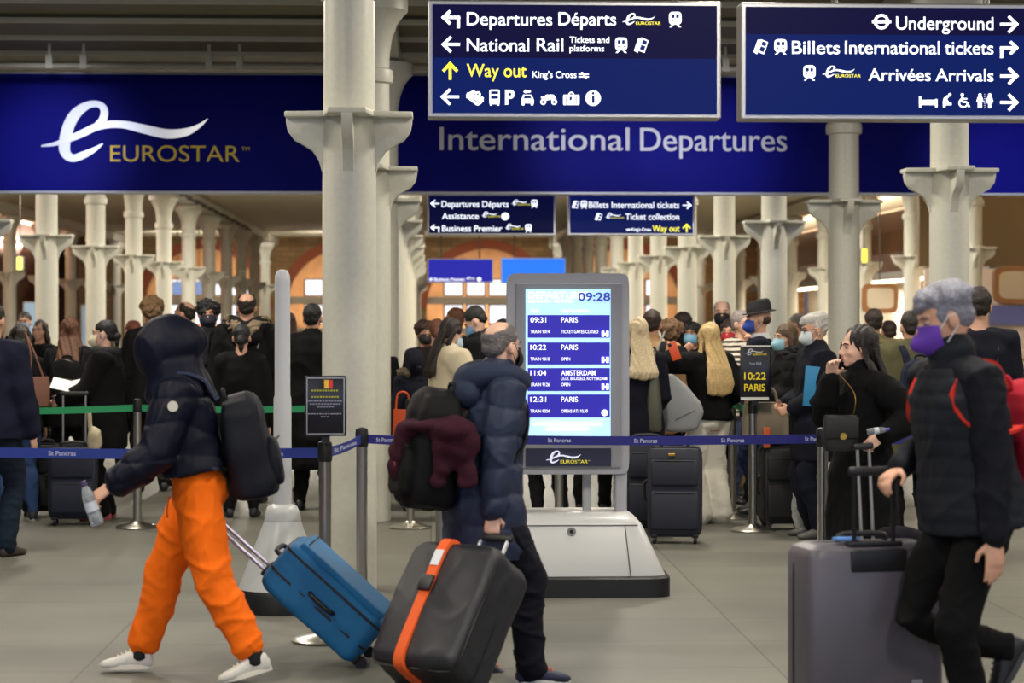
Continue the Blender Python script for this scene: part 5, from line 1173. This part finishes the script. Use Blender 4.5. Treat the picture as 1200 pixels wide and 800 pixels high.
q('person with receding dark hair looking left beyond the navy hood', 218, 351, 21, 70, hair=('bald', DB), top=coat((44, 40, 36)), legs=(BLK, 'slim'))
q('person with big curly black hair and black mask facing the camera', 244, 349, 19.4, 185, skin='b', hair=('curly', (22, 20, 22)), mask=(26, 28, 46), top=coat((30, 30, 32), .4, scarf=(22, 22, 24), ease=.03), legs=(BLK, 'slim'))
w11 = q('person with thinning crown and fur-edged dark hooded coat seen from behind', 289, 341, 18.9, 2, face=False, hair=('bald', (40, 30, 26)), top=coat((36, 38, 40), .36, ease=.04, arm=1.2, hood_down=(46, 48, 50), hood_size=1.25, fur=(150, 130, 104)), legs=(BLK, 'slim'))
b = MB()
for s in (-1, 1): b.tube([w11.T(s * .10, -.155, .22), w11.T(s * .12, -.13, .27), w11.T(s * .13, -.03, .315)], .014, 8, True, .5)
b.build('strap', mat('strap_pale', (176, 178, 174), .7), w11.root)
q('person with black hair tied back in long black coat seen from behind', 283, 378, 17.5, 3, fem=True, face=False, hair=('bun', (22, 20, 22)), top=coat(BLK, .25, ease=.03, arm=1.15), legs=(BLK, 'slim'), shoes=(22, 22, 24))
q('person in long black coat standing right of the tall pale pole', 366, 354, 18.2, -8, face=False, hair=('short', (22, 20, 20)), top=coat((19, 19, 21), .2, ease=.04, arm=1.2, neck='collar'), legs=(BLK, 'slim'))
q('person with brown hair and tan fur collar behind the tall pale pole', 337, 364, 22.5, 8, fem=True, face=False, hair=('long', BR), top=coat((120, 100, 74), .4, fur=(150, 130, 100)), legs=(BLK, 'slim'))
w13 = q('person in black half hidden behind the iron columns', 441, 386, 20.2, 4, face=False, hair=('short', DB), top=coat(BLK), legs=(BLK, 'slim'))
pack(w13, 'black backpack half hidden behind the iron columns', (24, 24, 28), (.30, .16, .46), .29, .10)
# between the column and the board
w14 = q('person in cream jacket with pale blue mask looking down at a phone', 527, 373, 17.4, -72, fem=True, hair=('long', (34, 24, 22), .35), skin='c', mask=(180, 204, 224), head=(0, 24, 0), hl=(-.04, .33, 1.14), hr=(.07, .31, 1.13), el=(-.6, -.3, -1), er=(.6, -.4, -1), curl=(45, 45), legs=(CHAR, 'slim'), top=coat((206, 192, 164), .46, ease=.045, arm=1.35, wr=.012, neck='collar', name='jacket'))
phone('phone in the hands of the woman in the cream jacket', w14.M @ V((.02, .40, 1.19)), V((-.2, 0, .9)), V((1, 0, -.4)))
q('person with black hair and blue mask bowing toward the cream jacket', 571, 357, 18.4, 75, hair=('short', (20, 18, 20)), skin='c', mask=(120, 166, 206), head=(8, 36, 0), lean=8, hr=(.08, .3, 1.05), hl=(-.08, .3, 1.05), er=(.5, -.5, -1), el=(-.5, -.5, -1), top=coat((24, 24, 26), .42, ease=.03, neck='collar'), legs=(BLK, 'slim'))
q('small person in navy fur-hooded coat behind the cream jacket', 486, 402, 18.2, 200, fem=True, hair=('short', BR), mask=(28, 28, 34), top=coat((26, 30, 46), .4, ease=.03, hood_up=(40, 40, 50), fur=(110, 96, 80)), legs=(BLK, 'slim'))
q('person with dark wavy hair behind the small person in the fur hood', 498, 374, 20.6, 190, fem=True, hair=('curly', (60, 42, 32)), mask=(40, 36, 36), top=coat((40, 40, 44)), legs=(BLK, 'slim'))
q('person with reddish brown hair in a bun behind the cream jacket', 512, 372, 19.4, 5, fem=True, face=False, hair=('bun', (98, 56, 36)), top=coat((58, 46, 40)), legs=(BLK, 'slim'))
q('person with short auburn hair beyond the group by the board', 534, 359, 21.8, 60, hair=('short', (104, 62, 40)), top=coat(BLK), legs=(BLK, 'slim'))
q('person in black with hair cropped behind the bowing man', 589, 372, 20.4, 10, face=False, hair=('short', (30, 26, 26)), top=coat(BLK, .4, neck='collar'), legs=(BLK, 'slim'))
b_ = gnd(472, 17.6); handbag('orange bag behind the steel post and green belt', V((b_.x, b_.y, .45)), 0, (.17, .12, .45), (216, 84, 34), [[(-.06, 0, .43), (-.04, 0, .58), (.04, 0, .58), (.06, 0, .43)]], .008, flap=False)
# right of the board
w21 = q('person with long blond hair in navy coat and beige trousers right of the board', 748, 371, 16.5, 8, fem=True, face=False, hair=('long', (206, 186, 150), .35), legs=((196, 180, 148), 'straight'), hr=(.12, .16, .92), top=coat((21, 24, 38), .42, ease=.025, arm=1.15))
handbag('olive quilted shoulder bag of the long blond woman by the board', at(767, 505, 16.45), 80, (.24, .12, .42), (84, 84, 70), [[(-.08, 0, .4), (-.02, 0, .62), (.08, 0, .4)]], .012, flap=False, rough=.5)
w22 = q('person with dark brown hair and tan collar wearing a black backpack', 764, 361, 17.6, -8, face=False, hair=('short', (52, 36, 28)), top=coat((186, 148, 108), .4, ease=.03, neck='collar'), legs=(BLK, 'slim'))
pack(w22, 'black backpack on the man with the tan collar', (30, 32, 36), (.31, .17, .46), .285, .10)
q('person with curly brown hair seen from behind in dark grey', 786, 372, 18.7, -10, fem=True, face=False, hair=('curly', (104, 74, 46)), top=coat((46, 46, 48)), legs=(BLK, 'slim'))
q('person with short dark hair in profile beyond the curly brown hair', 800, 364, 21.6, 78, hair=('short', (46, 34, 28)), mask=(40, 40, 42), top=coat((34, 34, 36), .4, neck='collar'), legs=(BLK, 'slim'))
q('person with black hair and light blue mask facing left of the blond woman', 812, 376, 20.7, 150, fem=True, skin='b', hair=('bob', (26, 22, 22)), mask=(130, 186, 216), top=coat((28, 28, 32)), legs=(BLK, 'slim'))
w26 = q('person with long blond hair in black cardigan and wide white trousers', 831, 377, 17.0, 22, fem=True, face=False, hair=('long', (210, 178, 122), .85), hl=(-.19, .10, 1.40), el=(-.9, -.3, -1), nl=(.3, -1, .2), curl=(40, 25), thumb=(.7, 0), hr=(.18, .12, .98), legs=((232, 226, 210), 'wide'), shoes=(58, 56, 58), sole=(220, 220, 214), top=coat((19, 19, 22), .50, ease=.025, arm=1.15, name='cardigan'))
phone('orange-cased phone held up by the woman in wide white trousers', at(790, 411, 16.75), V((-.35, 0, 1)), V((0, -1, 0)), (232, 88, 40))
def tote():
    d = 16.75; c = at(797, 506, d); r = thing('tote_bag', 'large pale grey tote bag hanging from the shoulder of the woman in white trousers', 'bag', c, math.radians(-4))
    m = mat('tote_grey', (150, 152, 152), .55, bump=.15, scale=60); R = []
    for z, w0, w1, dp in ((0, -.10, .04, .05), (.03, -.14, .14, .07), (.16, -.15, .19, .075), (.24, -.15, .17, .07), (.36, -.15, .06, .05), (.46, -.14, -.06, .03)): R.append((((w0 + w1) / 2, 0, z), ((w1 - w0) / 2, 0, 0), (0, dp, 0)))
    b = MB(); b.sq(R, 26, .55); o = b.build('bag_body', m, r, voxel=.012, it=4); displace(o, wob(3, .006, 18))
    for dx in (-.03, .03):
        b = MB(); b.tube([tuple(p) for p in crom([(-.13, dx, .42), (-.20, dx + .02, .58), (-.12, .12, .80)], 6)], .008, 8); b.build('bag_handle', m, r)
    b = MB(); b.tube([tuple(p) for p in crom([(-.04, -.075, .10), (.10, -.075, .17), (.18, -.02, .2)], 4)], .005, 6); b.build('seam', mat('tote_seam', (110, 112, 112), .6), r)
tote()
q('tall bald person in black mask behind the woman in white trousers', 846, 350, 21.2, 172, hair=('bald', (150, 140, 132)), skin='c', mask=(22, 22, 24), top=coat((40, 38, 40), .42, neck='collar'), legs=(BLK, 'slim'))
q('person in red mask with purple scarf', 855, 373, 19.85, 160, fem=True, hair=('bob', (48, 30, 28)), skin='a', mask=(176, 32, 44), top=coat((30, 28, 36), .4, scarf=(112, 62, 132)), legs=((150, 120, 70), 'slim'))
w29 = q('person in glasses and striped cardigan raising a hand to the face', 868, 362, 18.95, 215, fem=True, hair=('short', (150, 140, 136)), skin='c', hl=(-.05, .16, 1.44), el=(-.8, .2, -1), hr=(.06, .2, 1.40), er=(.8, .2, -1), curl=(45, 45), legs=((60, 66, 90), 'slim'),
    top=dict(name='striped_cardigan', color=(150, 140, 124), hem=.44, ease=.025, arm=1.2)); glasses(w29)
def stripes():
    m, t, b = nodes('cardigan_stripe'); tc = t.nodes.new('ShaderNodeTexCoord'); w = t.nodes.new('ShaderNodeTexWave'); w.inputs['Scale'].default_value = 7; w.inputs['Distortion'].default_value = 2; w.bands_direction = 'Z'
    rp = t.nodes.new('ShaderNodeValToRGB'); rp.color_ramp.interpolation = 'CONSTANT'; rp.color_ramp.elements[0].color = (*lin((206, 196, 180)), 1); rp.color_ramp.elements[1].position = .5; rp.color_ramp.elements[1].color = (*lin((44, 40, 40)), 1)
    t.links.new(tc.outputs['Object'], w.inputs['Vector']); t.links.new(w.outputs['Fac'], rp.inputs['Fac']); t.links.new(rp.outputs['Color'], b.inputs['Base Color']); b.inputs['Roughness'].default_value = .9
    w29.coat.data.materials.clear(); w29.coat.data.materials.append(m)
stripes()
w30 = q('person in black brimmed hat and blue mask with white collar under navy sweater', 891, 346, 17.9, 82, hair=('hat', (60, 44, 36)), skin='a', mask=(46, 76, 168), head=(12, 4, 0), top=coat((23, 27, 44), .46, ease=.018, shirt=(226, 228, 232), name='sweater'), legs=((34, 44, 74), 'slim'))
b = MB(); HLc = w30.HL
def hring(x, y, z, rx, ry, n=26): return [HLc(x + rx * math.cos(2 * PI * j / n), y + ry * math.sin(2 * PI * j / n), z - .010 * math.sin(2 * PI * j / n)) for j in range(n)]
b.rings([hring(0, -.012, .052, .082, .10), hring(0, -.012, .05, .122, .145), hring(0, -.012, .056, .122, .145), hring(0, -.012, .064, .088, .108), hring(0, -.014, .12, .082, .10), hring(0, -.016, .152, .07, .086), hring(0, -.016, .160, .05, .062), hring(0, -.016, .150, .02, .03)])
ht = b.build('hat', mat('hat_felt', (32, 32, 34), .9, bump=.2, scale=200), w30.root)
b = MB(); b.rings([hring(0, -.012, .068, .0885, .1085), hring(0, -.012, .092, .087, .106)], False); b.build('hat_band', mat('hat_band', (22, 22, 24), .6), ht)
q('person with brown hair, pale blue mask and black fur collar beside the Paris notice', 922, 378, 17.3, 112, fem=True, hair=('bob', (92, 70, 50)), mask=(150, 196, 212), hr=(.04, .30, .98), hl=(-.05, .30, .99), er=(.6, -.5, -1), el=(-.6, -.5, -1), curl=(50, 50), top=coat((28, 28, 32), .42, ease=.045, arm=1.3, quilt=.1, qa=.01, fur=(24, 22, 24), scarf=(30, 28, 30)), legs=(BLK, 'slim'))
w32 = q('elderly person with silver hair and glasses in dark navy overcoat', 957, 365, 15.9, 97, hair=('quiff', (188, 184, 176)), skin='a', mask=(196, 206, 208), head=(0, 10, 0), hr=(.08, .24, 1.0), hl=(-.07, .22, .98), er=(.5, -.5, -1), el=(-.5, -.6, -1), curl=(45, 45), shoes=(86, 84, 82), legs=((24, 28, 44), 'straight'), top=coat((20, 23, 36), .34, ease=.03, arm=1.2, neck='collar')); glasses(w32)
b = MB(); b.box((0, 0, 0), (.20, .02, .30), Matrix.Rotation(.08, 3, 'Y')); fo = b.build('document_folder', mat('folder_cyan', (36, 122, 168), .5), None, bevel=.004); fo.location = at(958, 453, 15.66); tag(fo, 'bright blue document folder in front of the navy overcoat', 'folder')
q('distant person with grey hair beyond the elderly person', 935, 366, 24, 60, hair=('short', (110, 106, 102)), top=coat((60, 56, 52)), legs=(BLK, 'slim'))
q('person with cropped dark hair in khaki jacket seen from behind', 1024, 360, 18.4, 2, face=False, hair=('short', (48, 34, 26)), top=coat((112, 104, 74), .42, ease=.035, arm=1.2, name='khaki_jacket', neck='collar'), legs=(BLK, 'slim'))
q('person with dark hair just right of the khaki jacket, further back', 1042, 374, 21, 5, fem=True, face=False, hair=('short', (44, 28, 24)), top=coat(BLK), legs=(BLK, 'slim'))
w36 = q('person in olive parka with head hidden behind the purple mask', 1068, 362, 15.6, 4, face=False, hair=('short', DB), top=coat((92, 88, 62), .36, ease=.05, arm=1.3, name='parka', neck='collar'), legs=(BLK, 'slim'))
pk = pack(w36, 'navy backpack with pale lettering on the olive parka', (32, 40, 68), (.34, .19, .48), .275, .11)
b = MB()
for k in range(9): b.box((-.085 + .02 * k, -.105, .30 + .003 * k), (.013, .006, .016 if k % 3 else .026))
b.build('pale_lettering', mat('pack_letter', (168, 176, 196), .6), pk, smooth=False)
w37 = q('tall person with short dark hair in navy top behind the grey-haired man', 1147, 334, 14.2, -6, face=False, hair=('fade', (40, 30, 24)), skin='a', top=coat((26, 29, 44), .46, ease=.02, arm=1.1), legs=(BLK, 'slim'))
b = MB()
for s in (-1, 1): b.tube([w37.T(s * .09, -.135, .20), w37.T(s * .105, -.115, .26), w37.T(s * .11, -.02, .315), w37.T(s * .11, .1, .27)], .017, 8, True, .4)
b.build('strap', mat('strap_black', (18, 18, 20), .7), w37.root)
q('person in beige coat standing behind the departures board', 694, 374, 17.9, -10, fem=True, face=False, hair=('bob', DB), top=coat((176, 156, 122), .32, ease=.03, arm=1.15), legs=(BLK, 'slim'))
q('person in long black coat standing close behind the departures board', 645, 370, 17.0, 12, face=False, hair=('short', DB), top=coat((19, 19, 21), .30, ease=.03, arm=1.15), legs=(CHAR, 'slim'))
# ------------------------------------------------------------------ luggage standing in the queue
def std(label, px, d, yaw, size, rgb, **kw): return suitcase(label, case_matrix(gnd(px, d), math.radians(yaw)), size, rgb, **kw)
std('large navy soft suitcase standing next to the base of the board', 756, 16.15, 6, (.36, .27, .68), (22, 26, 42), handle=0, rough=.55)
sN = std('navy soft suitcase with a small gold badge right of the board', 791, 15.5, -8, (.40, .26, .66), (26, 30, 46), handle=0, rough=.55)
b = MB(); b.rbox((-.02, -.145, .66), (.05, .008, .02), .003); b.build('gold_badge', mat('gold', (190, 150, 70), .3, 1), sN)
std('navy suitcase with long silver handle left of the person in orange trousers', 86, 16.9, 4, (.38, .25, .58), (24, 28, 50), handle=.42, gap=.18)
std('black suitcase at the far left beside the navy one', 50, 17.6, -8, (.33, .24, .56), (22, 22, 26), handle=0)
std('black suitcase with dangling tags behind the steel post of the Paris notice', 917, 16.5, 6, (.36, .25, .60), (22, 23, 27), handle=0)
bb = handbag('beige striped holdall standing on the black suitcase behind the Paris notice', at(897, 516, 16.45), 5, (.36, .20, .30), (128, 116, 98), [[(-.1, 0, .28), (-.06, 0, .40), (.06, 0, .40), (.1, 0, .28)]], .012, flap=False)
b = MB(); b.rbox((-.02, -.12, .03), (.05, .02, .16), .006); b.build('orange_tag', mat('tag_orange', (204, 92, 44), .6), bb)
lump('plastic_bag', 'white crinkled plastic bag on the floor beside the elderly person', 'bag', [(gnd(938, 16.2) + V((0, 0, .2)), (.07, .07, .2)), (gnd(940, 16.2) + V((0, 0, .36)), (.055, .05, .06))], (196, 196, 194), 7, amp=.010, fr=34, bump=.5)
lump('cloth_bag', 'pale cream cloth bag hanging behind the navy suitcase at left', 'bag', [(at(110, 515, 16.75), (.065, .06, .10)), (at(105, 492, 16.75), (.025, .025, .09))], (200, 186, 158), 8, amp=.008, fr=30)
